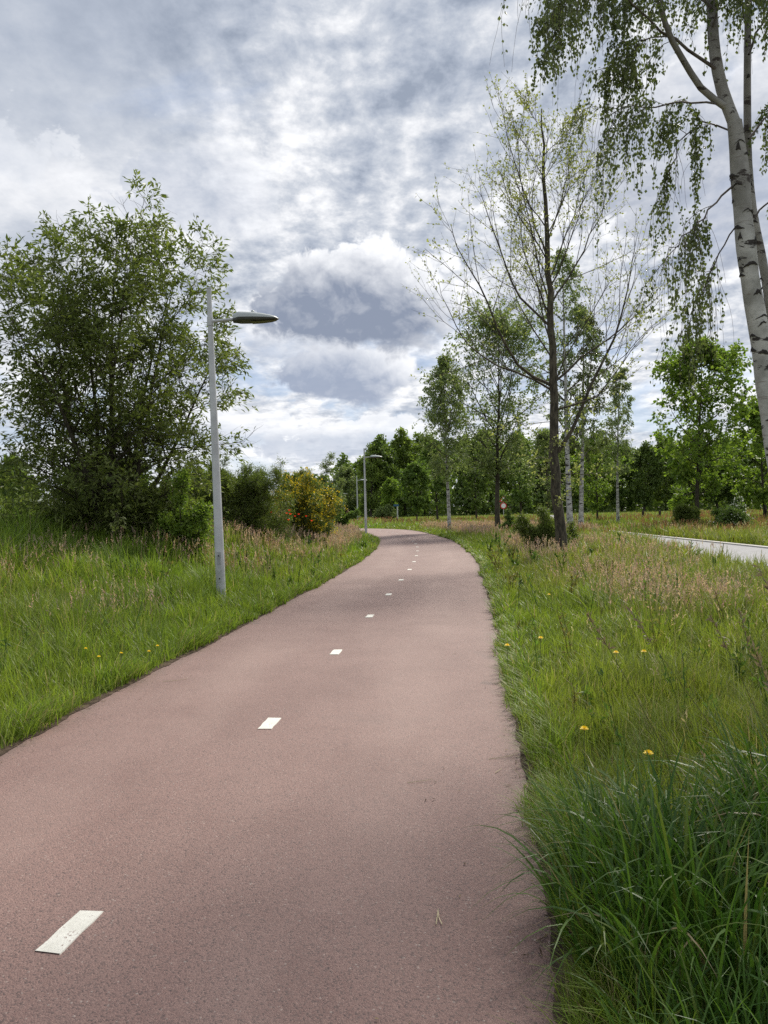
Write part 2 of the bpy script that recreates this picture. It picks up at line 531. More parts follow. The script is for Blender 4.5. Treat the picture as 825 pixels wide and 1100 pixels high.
# ------------------------------------------------------------------ path, road and ground heights
CL = np.array([(-2.2, -1.5), (-1.78, 1.0), (-1.3, 3.14), (-.94, 6.1), (-.60, 9.1), (-.25, 12.15), (.07, 15.2), (.37, 18.1), (.66, 21.0), (.90, 24.0),
               (1.10, 27), (1.27, 30), (1.39, 33), (1.45, 36), (1.45, 39), (1.38, 42), (1.22, 45), (1.02, 48), (.78, 51.5), (.35, 56),
               (-.5, 60.5), (-1.9, 64), (-4.2, 67), (-8, 69.5), (-14, 71.5), (-26, 74), (-48, 77)])
HW = 1.89


def smooth_curve(P, n):
    d = np.r_[0, np.cumsum(np.linalg.norm(np.diff(P, axis=0), axis=1))]
    # Catmull-Rom resample by cumulative length
    t = np.linspace(0, d[-1], n)
    m = np.gradient(P, d, axis=0)
    k = np.clip(np.searchsorted(d, t, side='right') - 1, 0, len(d) - 2)
    h = (d[k + 1] - d[k])[:, None]
    u = ((t - d[k])[:, None]) / h
    h00, h10, h01, h11 = 2 * u**3 - 3 * u**2 + 1, u**3 - 2 * u**2 + u, -2 * u**3 + 3 * u**2, u**3 - u**2
    return h00 * P[k] + h10 * h * m[k] + h01 * P[k + 1] + h11 * h * m[k + 1]


DASHC = smooth_curve(CL, 1500)                 # the painted line
CL = CL + np.array([.085, 0])                  # the path itself reaches a little further right of it
CLS = smooth_curve(CL, 420)
RY = np.array([-20, 5, 15, 18, 21, 25.5, 31, 38, 46, 56, 70, 95, 125.0])
RNEAR = np.array([8.4, 8.4, 8.5, 8.6, 8.9, 9.7, 10.7, 11.7, 12.6, 13.9, 15.6, 20, 27.0])
RFAR = np.array([13.4, 13.4, 13.4, 13.4, 13.4, 13.4, 13.45, 13.5, 13.7, 14.6, 16.6, 21.2, 28.5])


def road_dist(x, y):
    """metres outside the grey road (negative on it)"""
    return np.maximum(np.interp(y, RY, RNEAR) - x, x - np.interp(y, RY, RFAR))


def sstep(a, b, x):
    t = np.clip((x - a) / (b - a), 0, 1)
    return t * t * (3 - 2 * t)


def cx(y):
    return np.interp(y, CLS[:320, 1], CLS[:320, 0])


def ground_z(x, y):
    x = np.asarray(x, float)
    y = np.asarray(y, float)
    off = cx(np.clip(y, -1, 60)) - HW - x
    return 1.05 * sstep(.9, 5.0, off) * sstep(6, 24, y) * (1 - sstep(46, 58, y))


def gz(x, y):
    return float(ground_z(x, y))


def dist_poly(x, y, C):
    out = np.empty(len(x))
    for i in range(0, len(x), 40000):
        q = np.stack([x[i:i + 40000], y[i:i + 40000]], 1)
        d = (q[:, None, 0] - C[None, :, 0])**2 + (q[:, None, 1] - C[None, :, 1])**2
        out[i:i + 40000] = np.sqrt(d.min(1))
    return out


def vnoise(x, y, s, seed=0):
    x = x / s + seed * 17.3
    y = y / s + seed * 9.1
    xi, yi = np.floor(x).astype(np.int64), np.floor(y).astype(np.int64)

    def h(a, b):
        v = np.sin(a * 127.1 + b * 311.7 + seed * 74.7) * 43758.5453
        return v - np.floor(v)
    fx, fy = x - xi, y - yi
    fx, fy = fx * fx * (3 - 2 * fx), fy * fy * (3 - 2 * fy)
    return (h(xi, yi) * (1 - fx) + h(xi + 1, yi) * fx) * (1 - fy) + (h(xi, yi + 1) * (1 - fx) + h(xi + 1, yi + 1) * fx) * fy


def build_ground():
    k = np.linspace(-1, 1, 221)
    xs = 1.0 + 14 * np.sinh(k * 5.1) / math.sinh(1.0) * .62
    k2 = np.linspace(0, 1, 240)
    ys = -30 + 62 * np.sinh(k2 * 4.6) / math.sinh(1.0) * .5
    X, Y = np.meshgrid(xs, ys)
    Z = ground_z(X, Y)
    V = np.stack([X, Y, Z], -1).reshape(-1, 3)
    nx, ny = len(xs), len(ys)
    i, j = np.meshgrid(np.arange(nx - 1), np.arange(ny - 1))
    b = (j * nx + i).ravel()
    o = Geo().add(V, np.stack([b, b + 1, b + nx + 1, b + nx], 1)).build('ground', M['ground'], smooth=True)
    props(o, kind='structure')


def ribbon(name, C, offs, zs, m, jag=0.0, kind='structure'):
    """strip along a curve; offs / zs describe its cross section"""
    t = nrm(np.gradient(C, axis=0))
    nrml = np.stack([t[:, 1], -t[:, 0]], 1)
    g = Geo()
    V = []
    for o_, z_ in zip(offs, zs):
        oo = np.full(len(C), o_)
        if jag and abs(o_) in jag:
            oo = oo + (vnoise(C[:, 0] * 3 + o_, C[:, 1], .25, 3) - .5) * .06 + (vnoise(C[:, 0] + o_, C[:, 1], .9, 5) - .5) * .08
        V.append(np.c_[C + nrml * oo[:, None], np.full(len(C), z_)])
    V = np.stack(V, 1)
    n, k = V.shape[:2]
    i, j = np.meshgrid(np.arange(k - 1), np.arange(n - 1))
    b = (j * k + i).ravel()
    lat = np.repeat(np.asarray(offs, float)[None] / max(abs(o_) for o_ in offs), n, 0).ravel()
    ob = g.add(V, np.stack([b, b + 1, b + k + 1, b + k], 1), tint=lat).build(name, m, smooth=False, tint=True)
    return props(ob, kind=kind)


build_ground()
PATH_FINE = smooth_curve(CL, 1500)
ribbon('cycle_path', PATH_FINE, [-HW - .05, -HW, HW, HW + .05], [-.03, .022, .022, -.03], M['asphalt'], jag=(HW,))


def soil_edges():
    g = Geo()
    C = smooth_curve(CL, 2600)
    C = C[C[:, 1] < 60]
    t = nrm(np.gradient(C, axis=0))
    nn = np.stack([t[:, 1], -t[:, 0]], 1)
    for sgn in (-1, 1):
        s_in = HW - .0 - .04 * vnoise(C[:, 0] * 0 + sgn * 7, C[:, 1], .35, 2) - .06 * vnoise(C[:, 0] * 0 + sgn, C[:, 1], 1.3, 8)**2
        s_in = s_in - .03 * vnoise(C[:, 0] * 0, C[:, 1], .08, 9)
        rows = [(s_in, .0265), (np.full(len(C), HW + .04), .033), (np.full(len(C), HW + .12), .002)]
        V = np.stack([np.c_[C + nn * (sgn * o)[:, None], np.full(len(C), z)] for o, z in rows], 1)
        n, k = V.shape[:2]
        i, j = np.meshgrid(np.arange(k - 1), np.arange(n - 1))
        b = (j * k + i).ravel()
        q = np.stack([b, b + 1, b + k + 1, b + k], 1)
        g.add(V, q if sgn > 0 else q[:, ::-1])
    props(g.build('soil_edge', M['soil']), kind='structure')


soil_edges()
_yy = np.linspace(-20, 125, 240)
_nr, _fr = np.interp(_yy, RY, RNEAR), np.interp(_yy, RY, RFAR)
_k = np.ones(9) / 9
_nr[4:-4], _fr[4:-4] = np.convolve(_nr, _k, 'valid'), np.convolve(_fr, _k, 'valid')


def strip(name, rows, m):
    V = np.stack([np.c_[x, _yy, np.full(len(_yy), z)] for x, z in rows], 1)
    n, k = V.shape[:2]
    i, j = np.meshgrid(np.arange(k - 1), np.arange(n - 1))
    b = (j * k + i).ravel()
    props(Geo().add(V, np.stack([b, b + 1, b + k + 1, b + k], 1)).build(name, m), kind='structure')


strip('grey_road', [(_nr, .02), (_fr - .25, .02)], M['road_grey'])
strip('road_kerb', [(_fr - .25, .0), (_fr - .245, .07), (_fr, .07), (_fr + .02, -.02)], M['kerb'])

# centre line dashes, one every three metres
_s = np.r_[0, np.cumsum(np.linalg.norm(np.diff(DASHC, axis=0), axis=1))]
_s0 = np.interp(3.10, DASHC[:900, 1], _s[:900])
ORD = ['nearest', 'second', 'third', 'fourth', 'fifth', 'sixth', 'seventh', 'eighth', 'ninth', 'tenth', 'eleventh', 'twelfth',
       'thirteenth', 'fourteenth', 'fifteenth', 'sixteenth', 'seventeenth', 'eighteenth', 'nineteenth', 'twentieth', 'twenty-first']
_tn = nrm(np.gradient(DASHC, axis=0))
for k in range(21):
    a = np.linspace(_s0 + 3 * k - .155, _s0 + 3 * k + .155, 5)
    c = np.stack([np.interp(a, _s, DASHC[:, 0]), np.interp(a, _s, DASHC[:, 1])], 1)
    tt = np.stack([np.interp(a, _s, _tn[:, 0]), np.interp(a, _s, _tn[:, 1])], 1)
    nn = np.stack([tt[:, 1], -tt[:, 0]], 1)
    mid = c.mean(0)
    hw = .052
    L, Rr = c - nn * hw - mid, c + nn * hw - mid
    jit = RNG.normal(0, .003, (2, 5, 2))
    L, Rr = L + jit[0], Rr + jit[1]
    V = np.concatenate([np.c_[L, np.full(5, .003)], np.c_[Rr, np.full(5, .003)], np.c_[L * 1.04, np.full(5, -.002)], np.c_[Rr * 1.04, np.full(5, -.002)]])
    q = [[i, i + 5, i + 6, i + 1] for i in range(4)] + [[10 + i, i, i + 1, 11 + i] for i in range(4)] + [[i + 5, 15 + i, 16 + i, i + 6] for i in range(4)]
    o = Geo().add(V, q).build('centre_line_dash', M['paint'], loc=(mid[0], mid[1], .0235))
    if k == 0:
        lb = 'white painted dash nearest the viewer, lower left of the red path'
    else:
        lb = '%s white painted dash up the red path, counting from the viewer' % ORD[k]
    props(o, lb, 'road marking', 'white dashes along the path centre')


# ------------------------------------------------------------------ trees
def grow(start, dirs, L, n, trop=0.0, wob=.1):
    B = len(start)
    P = np.empty((B, n, 3))
    P[:, 0] = start
    d = nrm(dirs)
    st = (np.broadcast_to(L, (B,)) / (n - 1))[:, None]
    up = np.array([0, 0, 1.0])
    tr = np.broadcast_to(trop, (B,))[:, None]
    for i in range(1, n):
        d = nrm(d + tr * up / (n - 1) + RNG.normal(0, wob, (B, 3)))
        P[:, i] = P[:, i - 1] + d * st
    return P


def sample(P, idx, t):
    n = P.shape[1]
    f = np.clip(t * (n - 1), 0, n - 1.001)
    i = f.astype(int)
    u = (f - i)[:, None]
    return P[idx, i] * (1 - u) + P[idx, i + 1] * u, nrm(P[idx, i + 1] - P[idx, i])


def spawn(P, Rd, k, t0, t1, ang, var=.2, flat=0.0):
    B = len(P)
    idx = np.repeat(np.arange(B), k)
    i = np.tile(np.arange(k), B)
    t = t0 + (t1 - t0) * (i + RNG.random(B * k)) / k
    p, tan = sample(P, idx, t)
    ref = np.where(np.abs(tan[:, 2:3]) > .9, np.array([[1.0, 0, 0]]), np.array([[0, 0, 1.0]]))
    u = nrm(np.cross(tan, ref))
    v = np.cross(tan, u)
    az = i * 2.39996 + np.repeat(RNG.random(B) * 6.28, k) + RNG.normal(0, .4, B * k)
    a = ang + RNG.normal(0, var, B * k)
    d = np.cos(a)[:, None] * tan + np.sin(a)[:, None] * (np.cos(az)[:, None] * u + np.sin(az)[:, None] * v * (1 - flat))
    n = Rd.shape[1]
    f = np.clip(t * (n - 1), 0, n - 1.001)
    ii = f.astype(int)
    r = Rd[idx, ii] * (1 - (f - ii)) + Rd[idx, ii + 1] * (f - ii)
    return p, d, t, idx, r


def taper(r0, n, end=.25, pw=1.0):
    t = np.linspace(0, 1, n)[None] ** pw
    return np.asarray(r0)[:, None] * (1 - t * (1 - end))


def add_leaves(g, P, m, L, W, droop=.3, spread=1.0, t0=.1, jit=.02, m_=0, tbias=0.0, tmul=1.0):
    """m leaves along every twig of P (B,n,3)"""
    B = len(P)
    idx = np.repeat(np.arange(B), m)
    t = t0 + (1 - t0) * RNG.random(B * m)
    p, tan = sample(P, idx, t)
    N = len(p)
    p = p + RNG.normal(0, jit, (N, 3))
    d = nrm(tan + RNG.normal(0, .7 * spread, (N, 3)) - np.array([0, 0, droop]))
    nr = nrm(RNG.normal(0, .75, (N, 3)) + np.array([0, 0, .8]))
    side = nrm(np.cross(d, nr))
    nr = np.cross(side, d)
    l = (L * RNG.uniform(.65, 1.25, N))[:, None]
    ww = (W * RNG.uniform(.7, 1.2, N))[:, None]
    a = p
    b = p + d * l * .45 + side * ww * .5 + nr * l * .06
    c = p + d * l - nr * l * .08
    e = p + d * l * .45 - side * ww * .5 + nr * l * .06
    V = np.stack([a, b, c, e], 1).reshape(-1, 3)
    q = np.arange(N * 4).reshape(-1, 4)
    clump = np.repeat(RNG.random(B), m)
    ti = np.clip((.55 * clump + .45 * RNG.random(N)) * tmul + tbias, 0, 1)
    g.add(V, q, tint=np.repeat(ti, 4), m=m_)


def put_tubes(g, P, Rd, sides, tint=None):
    V, Q = tube_arrays(P, Rd, sides)
    g.add(V, Q, tint=None if tint is None else np.full(len(V), tint))


def auto_tree(h, r0, base_h, prof, k1=26, ang1=1.0, trop1=.5, k2=7, k3=4, lr2=.5, lr3=.45, m=10, leaf=(.08, .05), droop=.3,
              lean=(0, 0), wob=.03, stems=1, stem_ang=.25, birch=False, twig_trop=-.1, tipspread=1.0, jit=.03, sides=8, ang2=.8, t_end=.98, tbias=0., rtwig=.004, thin_tint=.9, trunk_top=1.0, keep=1.0, svar=.9):
    """returns wood and leaf geometry in local coordinates (base at the origin)"""
    wood, lf = Geo(), Geo()
    n = 12
    if stems == 1:
        d0 = np.array([[lean[0], lean[1], 1.0]])
        T = grow(np.zeros((1, 3)), d0, h * trunk_top, n, .15, wob)
    else:
        az = np.arange(stems) * 2 * math.pi / stems + RNG.random(stems)
        if stems < 9:
            sa = stem_ang * RNG.uniform(.55, 1.2, stems)
            sa[0] = .06 * stem_ang
        else:
            az = np.arange(stems) * 2.4 + .5
            sa = stem_ang * np.linspace(.10, 1.12, stems)
        sl = np.clip(1.02 - .75 * sa ** 2 - .16 * sa, .55, 1)
        d0 = np.stack([np.cos(az) * np.sin(sa), np.sin(az) * np.sin(sa), np.cos(sa)], 1)
        T = grow(np.stack([np.cos(az), np.sin(az), 0 * az], 1) * r0 * .8, d0, h * trunk_top * sl * np.r_[1.0, RNG.uniform(svar, 1.0, stems - 1)], n, .25, wob * 1.6)
    TR = taper(np.full(len(T), r0), n, .06, .9)
    TR[:, 0] *= 1.25
    put_tubes(wood, T, TR, sides, 0.0 if birch else None)
    p, d, t, idx, r = spawn(T, TR, k1, base_h, t_end, ang1, .18)
    # upper branches point up more steeply
    d = nrm(d + np.array([0, 0, 1.0]) * ((t - .5) * .9)[:, None])
    L = np.array([prof(v) for v in t]) * h * RNG.uniform(.75, 1.15, len(t))
    P1 = grow(p, d, L, 7, trop1, .10)
    R1 = taper(np.minimum(r * .55, .02 + L * .018), 7, .2)
    put_tubes(wood, P1, R1, 5, thin_tint if birch else None)
    p, d, t2, idx, r = spawn(P1, R1, k2, .18, .98, ang2, .25)
    L2 = L[idx] * lr2 * (1.15 - .7 * t2) * RNG.uniform(.7, 1.2, len(idx)) + .06 * h * .3
    P2 = grow(p, d, L2, 5, trop1 * .4 + twig_trop * .5, .14)
    R2 = taper(np.maximum(r * .5, rtwig * 1.5), 5, .3)
    put_tubes(wood, P2, R2, 4, thin_tint if birch else None)
    p, d, t3, idx3, r = spawn(P2, R2, k3, .2, 1.0, .75, .3)
    L3 = L2[idx3] * lr3 * RNG.uniform(.6, 1.3, len(idx3)) + .1
    P3 = grow(p, d, L3, 4, twig_trop, .16)
    R3 = taper(np.maximum(r * .5, rtwig), 4, .4)
    put_tubes(wood, P3, R3, 3, thin_tint if birch else None)
    ok2 = RNG.random(len(P2)) < keep
    add_leaves(lf, P3[ok2[idx3]], m, leaf[0], leaf[1], droop, tipspread, .05, jit, tbias=tbias)
    add_leaves(lf, P2[ok2], max(2, m // 2), leaf[0], leaf[1], droop, tipspread, .3, jit, tbias=tbias)
    return wood, lf


def tree_obj(name, loc, wood, lf, bark, leaf, label, cat='tree', group=None, rz=0.0, birch=False):
    r = empty(name, loc, label, cat, group, rz)
    wood.build('trunk', bark, r, smooth=True, tint=birch)
    lf.build('crown', leaf, r, tint=True)
    return r


def copy_tree(src, loc, label, rz=0.0, s=1.0, group=None):
    r = src.copy()
    COL.objects.link(r)
    r.location = tuple(float(v) for v in loc)
    r.rotation_euler = (0, 0, rz)
    r.scale = (s, s, s) if not isinstance(s, tuple) else s
    r['label'] = label
    if group:
        r['group'] = group
    for ch in src.children:
        c = ch.copy()
        COL.objects.link(c)
        c.parent = r
    return r


def base(px, py, d):
    p = at(px, py, d)
    return np.array([p[0], p[1], gz(p[0], p[1])])


def ell(lo, hi, wmax, pk=.45, mn=.12):
    """crown half-width profile by height fraction"""
    def f(t):
        u = (t - lo) / (hi - lo)
        u = min(max(u, 0), 1)
        v = (u / pk) ** .6 if u < pk else max(0, 1 - ((u - pk) / (1 - pk)) ** 1.7)
        return wmax * max(v, mn)
    return f


# ---- the big leafy tree on the left
def big_left():
    b = base(122, 590, 19.5)
    wood, lf = auto_tree(9.1, .08, .04, lambda t: (.32 - .16 * t) * RNG.uniform(.65, 1.02), k1=18, ang1=.95, trop1=.35, k2=8, k3=5, lr2=.50, m=8, leaf=(.165, .058), droop=.3, keep=.68,
                         stems=9, stem_ang=.42, wob=.03, jit=.05, twig_trop=-.05, trunk_top=.98, rtwig=.004)
    t_ = tree_obj('willow_tree', b, wood, lf, M['bark_dark'], M['leaf_willow'], 'tall broad many-stemmed green tree behind the nearest lamp post')
    t_.scale = (1.02, 1.02, .90)


big_left()


# ---- sparse young-leaf tree right of the path
def limb(pts, d0, dd, r0, r1, n=9):
    """photo-surveyed limb: pixels with a depth that runs from d0 to d0+dd"""
    pts = np.asarray(pts, float)
    k = np.linspace(0, 1, len(pts))
    q = np.stack([at(p[0], p[1], d0 + dd * kk ** 1.3) for p, kk in zip(pts, k)])
    q = smooth_curve(q, n)
    return q, np.linspace(r0, r1, n)


def sparse_tree():
    D = 24.5
    b = at(602, 604, D)
    b[2] = 0
    wood, lf = Geo(), Geo()
    limbs = [([(603, 606), (600.5, 560), (597, 520), (595, 484), (594, 414), (592, 360), (589, 299), (585, 206), (582, 150), (580, 118)], 0, .30, .012, 26)]
    limbs += [([(593, 414), (560, 396), (539, 363), (516, 308), (497, 276), (484, 240)], -2.2, .10, .012, 10),
              ([(599, 486), (620, 452), (638, 405), (659, 368), (675, 299), (684, 252)], -.6, .12, .01, 10),
              ([(596, 410), (631, 380), (669, 352), (690, 334), (708, 316)], 1.6, .075, .01, 10),
              ([(592, 352), (560, 322), (539, 275), (524, 230), (514, 190)], 1.4, .075, .01, 10),
              ([(590, 330), (622, 278), (645, 229), (655, 200)], 1.2, .06, .01, 10),
              ([(588, 280), (567, 220), (548, 160), (537, 108)], -.8, .06, .008, 10),
              ([(588, 262), (606, 205), (612, 165)], -1.3, .045, .008, 10),
              ([(594, 420), (560, 402), (520, 384), (480, 330), (470, 300)], 1.4, .07, .008, 10),
              ([(597, 440), (640, 425), (672, 385), (700, 350)], -2.0, .06, .008, 10),
              ([(591, 330), (575, 270), (560, 200), (556, 150)], -2.0, .05, .008, 10),
              ([(590, 300), (612, 240), (628, 190), (632, 165)], 2.0, .05, .008, 10)]
    allP, allR = [], []
    for pts, dd, r0, r1, n in limbs:
        q, r = limb(pts, D, dd, r0, r1, n)
        q = q - b
        if n == 26:
            r = .016 + .165 * (1 - np.linspace(0, 1, n)) ** .8
            r[0] *= 1.35
            r[1] *= 1.12
        if n == 10:
            r = r * .55
        q[1:] += RNG.normal(0, .025, q[1:].shape)
        put_tubes(wood, q[None], r[None], 10 if n == 26 else 6)
        if n == 10:
            allP.append(q)
            allR.append(r)
        else:
            Tq, Tr = q[None], r[None]
    P1, R1 = np.stack(allP), np.stack(allR)
    # more ascending limbs from the stem
    p, d, t, idx, r = spawn(Tq, Tr, 15, .38, .97, .62, .12)
    L = (1 - t) * 5.6 + 1.0
    P1b = grow(p, d, L, 10, .55, .07)
    R1b = taper(np.minimum(r * .3, .03), 10, .2)
    put_tubes(wood, P1b, R1b, 5)
    P1, R1 = np.concatenate([P1, P1b]), np.concatenate([R1, R1b])
    L1 = np.linalg.norm(np.diff(P1, axis=1), axis=2).sum(1)
    p, d, t, idx, r = spawn(P1, R1, 11, .2, .98, .55, .18)
    L2 = L1[idx] * .42 * (1.1 - .65 * t) * RNG.uniform(.6, 1.25, len(idx)) + .25
    P2 = grow(p, d, L2, 7, .45, .09)
    R2 = taper(np.maximum(np.minimum(r * .5, .014), .0065), 7, .45)
    put_tubes(wood, P2, R2, 4)
    p, d, t, idx3, r = spawn(P2, R2, 4, .15, .95, .6, .2)
    L3 = L2[idx3] * .45 * RNG.uniform(.6, 1.2, len(idx3)) + .15
    P3 = grow(p, d, L3, 5, .3, .12)
    R3 = taper(np.full(len(P3), .005), 5, .6)
    put_tubes(wood, P3, R3, 3)
    add_leaves(lf, P3, 5, .095, .058, .2, 1.0, .2, .035)
    add_leaves(lf, P2[:, 3:], 3, .10, .06, .2, 1.0, .2, .035)
    # leafy low shoots round the trunk
    p, d, t, idx, r = spawn(Tq, Tr, 10, .13, .36, 1.25, .2)
    P4 = grow(p, d, RNG.uniform(.5, 1.9, len(p)), 6, .05, .12)
    put_tubes(wood, P4, taper(np.full(len(P4), .012), 6, .4), 4)
    p, d, t, idx, r = spawn(P4, taper(np.full(len(P4), .012), 6, .4), 6, .2, 1, .8, .2)
    P5 = grow(p, d, RNG.uniform(.25, .6, len(p)), 4, -.1, .15)
    put_tubes(wood, P5, taper(np.full(len(P5), .006), 4, .5), 3)
    add_leaves(lf, P5, 9, .10, .065, .3, 1.0, .1, .05)
    tree_obj('sparse_tree', b, wood, lf, M['bark'], M['leaf_bud'], 'tall open-branched tree with sparse young leaves and dark bush at its foot')


sparse_tree()


# ---- near birch at the right edge
def near_birch():
    D = 9.5
    b = at(862, 715, D)
    b[2] = 0
    wood, lf = Geo(), Geo()
    t1 = [(862, 715), (844, 600), (828, 501), (816.5, 425), (807, 354), (797.6, 298), (790.5, 236), (785.7, 175), (781, 132)]
    q1, r1 = limb(t1, D, 0, .155, .105, 40)
    q1 = q1 - b
    r1 = np.interp(np.linspace(0, 1, 40), [0, .25, .5, .75, .93, 1], [.130, .120, .114, .112, .108, .086])
    r1 *= 1 + .04 * np.sin(np.arange(40) * 1.3) + RNG.normal(0, .012, 40)
    V, Q = tube_arrays(q1[None], r1[None], 16)
    wood.add(V, Q, tint=np.repeat(.42 * sstep(.68, 1.0, np.linspace(0, 1, 40)), 16))
    s1, sr1 = limb([(781, 134), (768, 99), (760, 61), (756, 0), (750, -90), (744, -190), (742, -300)], D, .2, .076, .03, 24)
    s2, sr2 = limb([(878, 715), (842, 500), (822, 345), (812, 283), (801, 227), (796, 175), (795, 118), (796, 0), (800, -110), (806, -240)], D + .5, .1, .074, .03, 40)
    b1, br1 = limb([(774, 118), (746, 97), (727, 68), (712, 42), (700, 4), (688, -60), (680, -120)], D, -.5, .042, .02, 14)
    for q, r, ta, tb in ((s1, sr1, .42, .85), (s2, sr2, -.1, .9), (b1, br1, .45, .85)):
        V, Q = tube_arrays((q - b)[None], r[None], 12)
        wood.add(V, Q, tint=np.repeat(np.clip(np.linspace(ta, tb, len(q)), 0, 1), 12))
    # dark eyebrow-shaped branch scars set on the white bark
    for k in range(72):
        f = (k + RNG.random()) / 72 * .97
        src, rr, N = (q1, r1, 40) if k % 4 else (s2 - b, sr2, 40)
        i = f * (N - 1)
        i0 = min(int(i), N - 2)
        u = i - i0
        c = src[i0] * (1 - u) + src[i0 + 1] * u
        R = rr[i0] * (1 - u) + rr[i0 + 1] * u
        th = -math.pi / 2 + RNG.uniform(-1.7, 1.7)
        half = RNG.uniform(.22, .95)
        hh = RNG.uniform(.007, .042) * (1.6 if half < .45 else .8)
        aa = np.linspace(-1, 1, 11)
        prof_ = (1 - np.abs(aa) ** RNG.uniform(1.0, 2.2)) * (1 + RNG.normal(0, .22, 11))
        zc = -RNG.uniform(.01, .055) * np.abs(aa + RNG.uniform(-.4, .4)) ** 1.2 + aa * RNG.uniform(-.015, .015) + RNG.normal(0, .002, 11)
        ca, sa_ = np.cos(th + aa * half), np.sin(th + aa * half)
        top = np.stack([ca * (R + .004), sa_ * (R + .004), zc + hh * prof_ + .002], 1) + c
        midr = np.stack([ca * (R + .004 + .010 * prof_), sa_ * (R + .004 + .010 * prof_), zc], 1) + c
        bot = np.stack([ca * (R + .004), sa_ * (R + .004), zc - hh * .7 * prof_ - .002], 1) + c
        V = np.concatenate([bot, midr, top])
        Q = [[j, j + 1, j + 12, j + 11] for j in range(10)] + [[11 + j, 12 + j, 23 + j, 22 + j] for j in range(10)]
        wood.add(V, Q, m=1)
    # carrying branches (most of them start above the picture)
    br = [([(762, 76), (716, 44), (688, 20), (660, -4), (628, -30), (596, -40)], -.8, .022),
          ([(775, 118), (735, 111), (700, 117), (664, 116), (640, 128)], -.3, .014),
          ([(753, -44), (716, -62), (664, -80), (606, -64), (562, -18)], -1.2, .024),
          ([(748, -120), (690, -170), (620, -160), (568, -95)], .7, .022),
          ([(756, 10), (724, -20), (700, -46), (676, -40), (646, -6)], .8, .016),
          ([(744, -210), (700, -270), (650, -260), (600, -190)], -.6, .02),
          ([(712, 42), (690, 40), (668, 52), (650, 76)], .5, .010),
          ([(785, 196), (764, 214), (742, 240), (722, 260), (706, 276)], -.4, .014),
          ([(787, 160), (770, 140), (748, 132), (724, 152), (710, 190)], .6, .013),
          ([(790, 236), (772, 262), (752, 300), (738, 340)], .7, .010),
          ([(796, 150), (815, 130), (838, 120), (860, 135)], .5, .016),
          ([(796, 60), (822, 10), (850, -10), (880, 0)], -.5, .016),
          ([(799, -80), (825, -130), (860, -150), (900, -120)], .4, .018),
          ([(803, 235), (822, 215), (845, 214), (862, 240)], -.4, .012),
          ([(796, 30), (780, -10), (764, -50), (742, -70)], .9, .013),
          ([(757, 30), (772, -10), (792, -40), (815, -40)], -.7, .013),
          ([(700, 4), (676, -12), (648, -20), (612, -8), (584, 26)], -.4, .012)]
    P1, R1 = [], []
    for pts, dd, r in br:
        q, rr = limb(pts, D, dd, r, .005, 12)
        q = q - b
        q[1:] += RNG.normal(0, .02, q[1:].shape)
        P1.append(q)
        R1.append(rr)
    P1, R1 = np.stack(P1), np.stack(R1)
    put_tubes(wood, P1, R1, 6, .85)
    # side shoots
    p, d, t, idx, r = spawn(P1, R1, 7, .25, 1.0, .7, .25)
    L2 = RNG.uniform(.2, .75, len(p))
    P2 = grow(p, d, L2, 6, -.5, .14)
    R2 = taper(np.full(len(P2), .005), 6, .5)
    put_tubes(wood, P2, R2, 4, .9)
    # hanging twigs
    P2all = np.concatenate([P2, P1[:, 4:10]])
    R2all = np.concatenate([R2, R1[:, 4:10]])
    p, d, t, idx, r = spawn(P2all, R2all, 8, .1, 1.0, 1.0, .3)
    d = nrm(d * .8 + np.array([0, 0, -.5]))
    clus = RNG.random(len(P2all))[idx]
    L3 = RNG.uniform(.3, .95, len(p)) * (.5 + 1.0 * clus)
    P3 = grow(p, d, L3, 8, -3.4, .10)
    R3 = taper(np.full(len(P3), .0026), 8, .6)
    put_tubes(wood, P3, R3, 3, .95)
    full = RNG.random(len(P3)) < np.clip(.30 + (P3[:, 0, 2] - 4.0) * .14, .25, .9)
    add_leaves(lf, P3[full], 30, .050, .038, .9, .8, .05, .022)
    add_leaves(lf, P2, 14, .046, .034, .9, .8, .2, .02)
    # a few long bare hanging twigs
    k = RNG.integers(0, len(P1), 34)
    p, tan = sample(P1, k, RNG.uniform(.3, .95, 34))
    P4 = grow(p, tan * .3 + RNG.normal(0, .2, (34, 3)), RNG.uniform(.8, 2.1, 34), 12, -5, .07)
    put_tubes(wood, P4, taper(np.full(34, .0026), 12, .5), 3, .95)
    add_leaves(lf, P4[:, 6:], 5, .036, .026, .9, .8, .3, .02)
    b = b + np.array([.085, 0, 0])
    r = empty('birch_tree', b, 'white-barked birch with hanging leaves at the right edge, largest and nearest', 'tree')
    wood.build('trunk', [M['birch'], M['scar']], r, smooth=True, tint=True)
    lf.build('crown', M['leaf_birch'], r, tint=True)


near_birch()


# ---- middle-distance trees
def far_birch(px, py, d, top, label, lean=0.0, seed_w=.17, dens=1.0, leafm='leaf_birch'):
    b = base(px, py, d)
    h = at(px, top, d)[2]
    wood, lf = auto_tree(h, .0115 * h, .30, ell(.22, 1, seed_w, .35, .2), k1=int(38 * dens), ang1=.8, trop1=.3, k2=6, k3=4, lr2=.52, m=13, leaf=(.15, .10), droop=.9,
                         birch=True, twig_trop=-1.2, lean=(lean, 0), wob=.010, jit=.06, rtwig=.006)
    return tree_obj('birch_tree', b, wood, lf, M['birch_far'], M[leafm], label, birch=True)


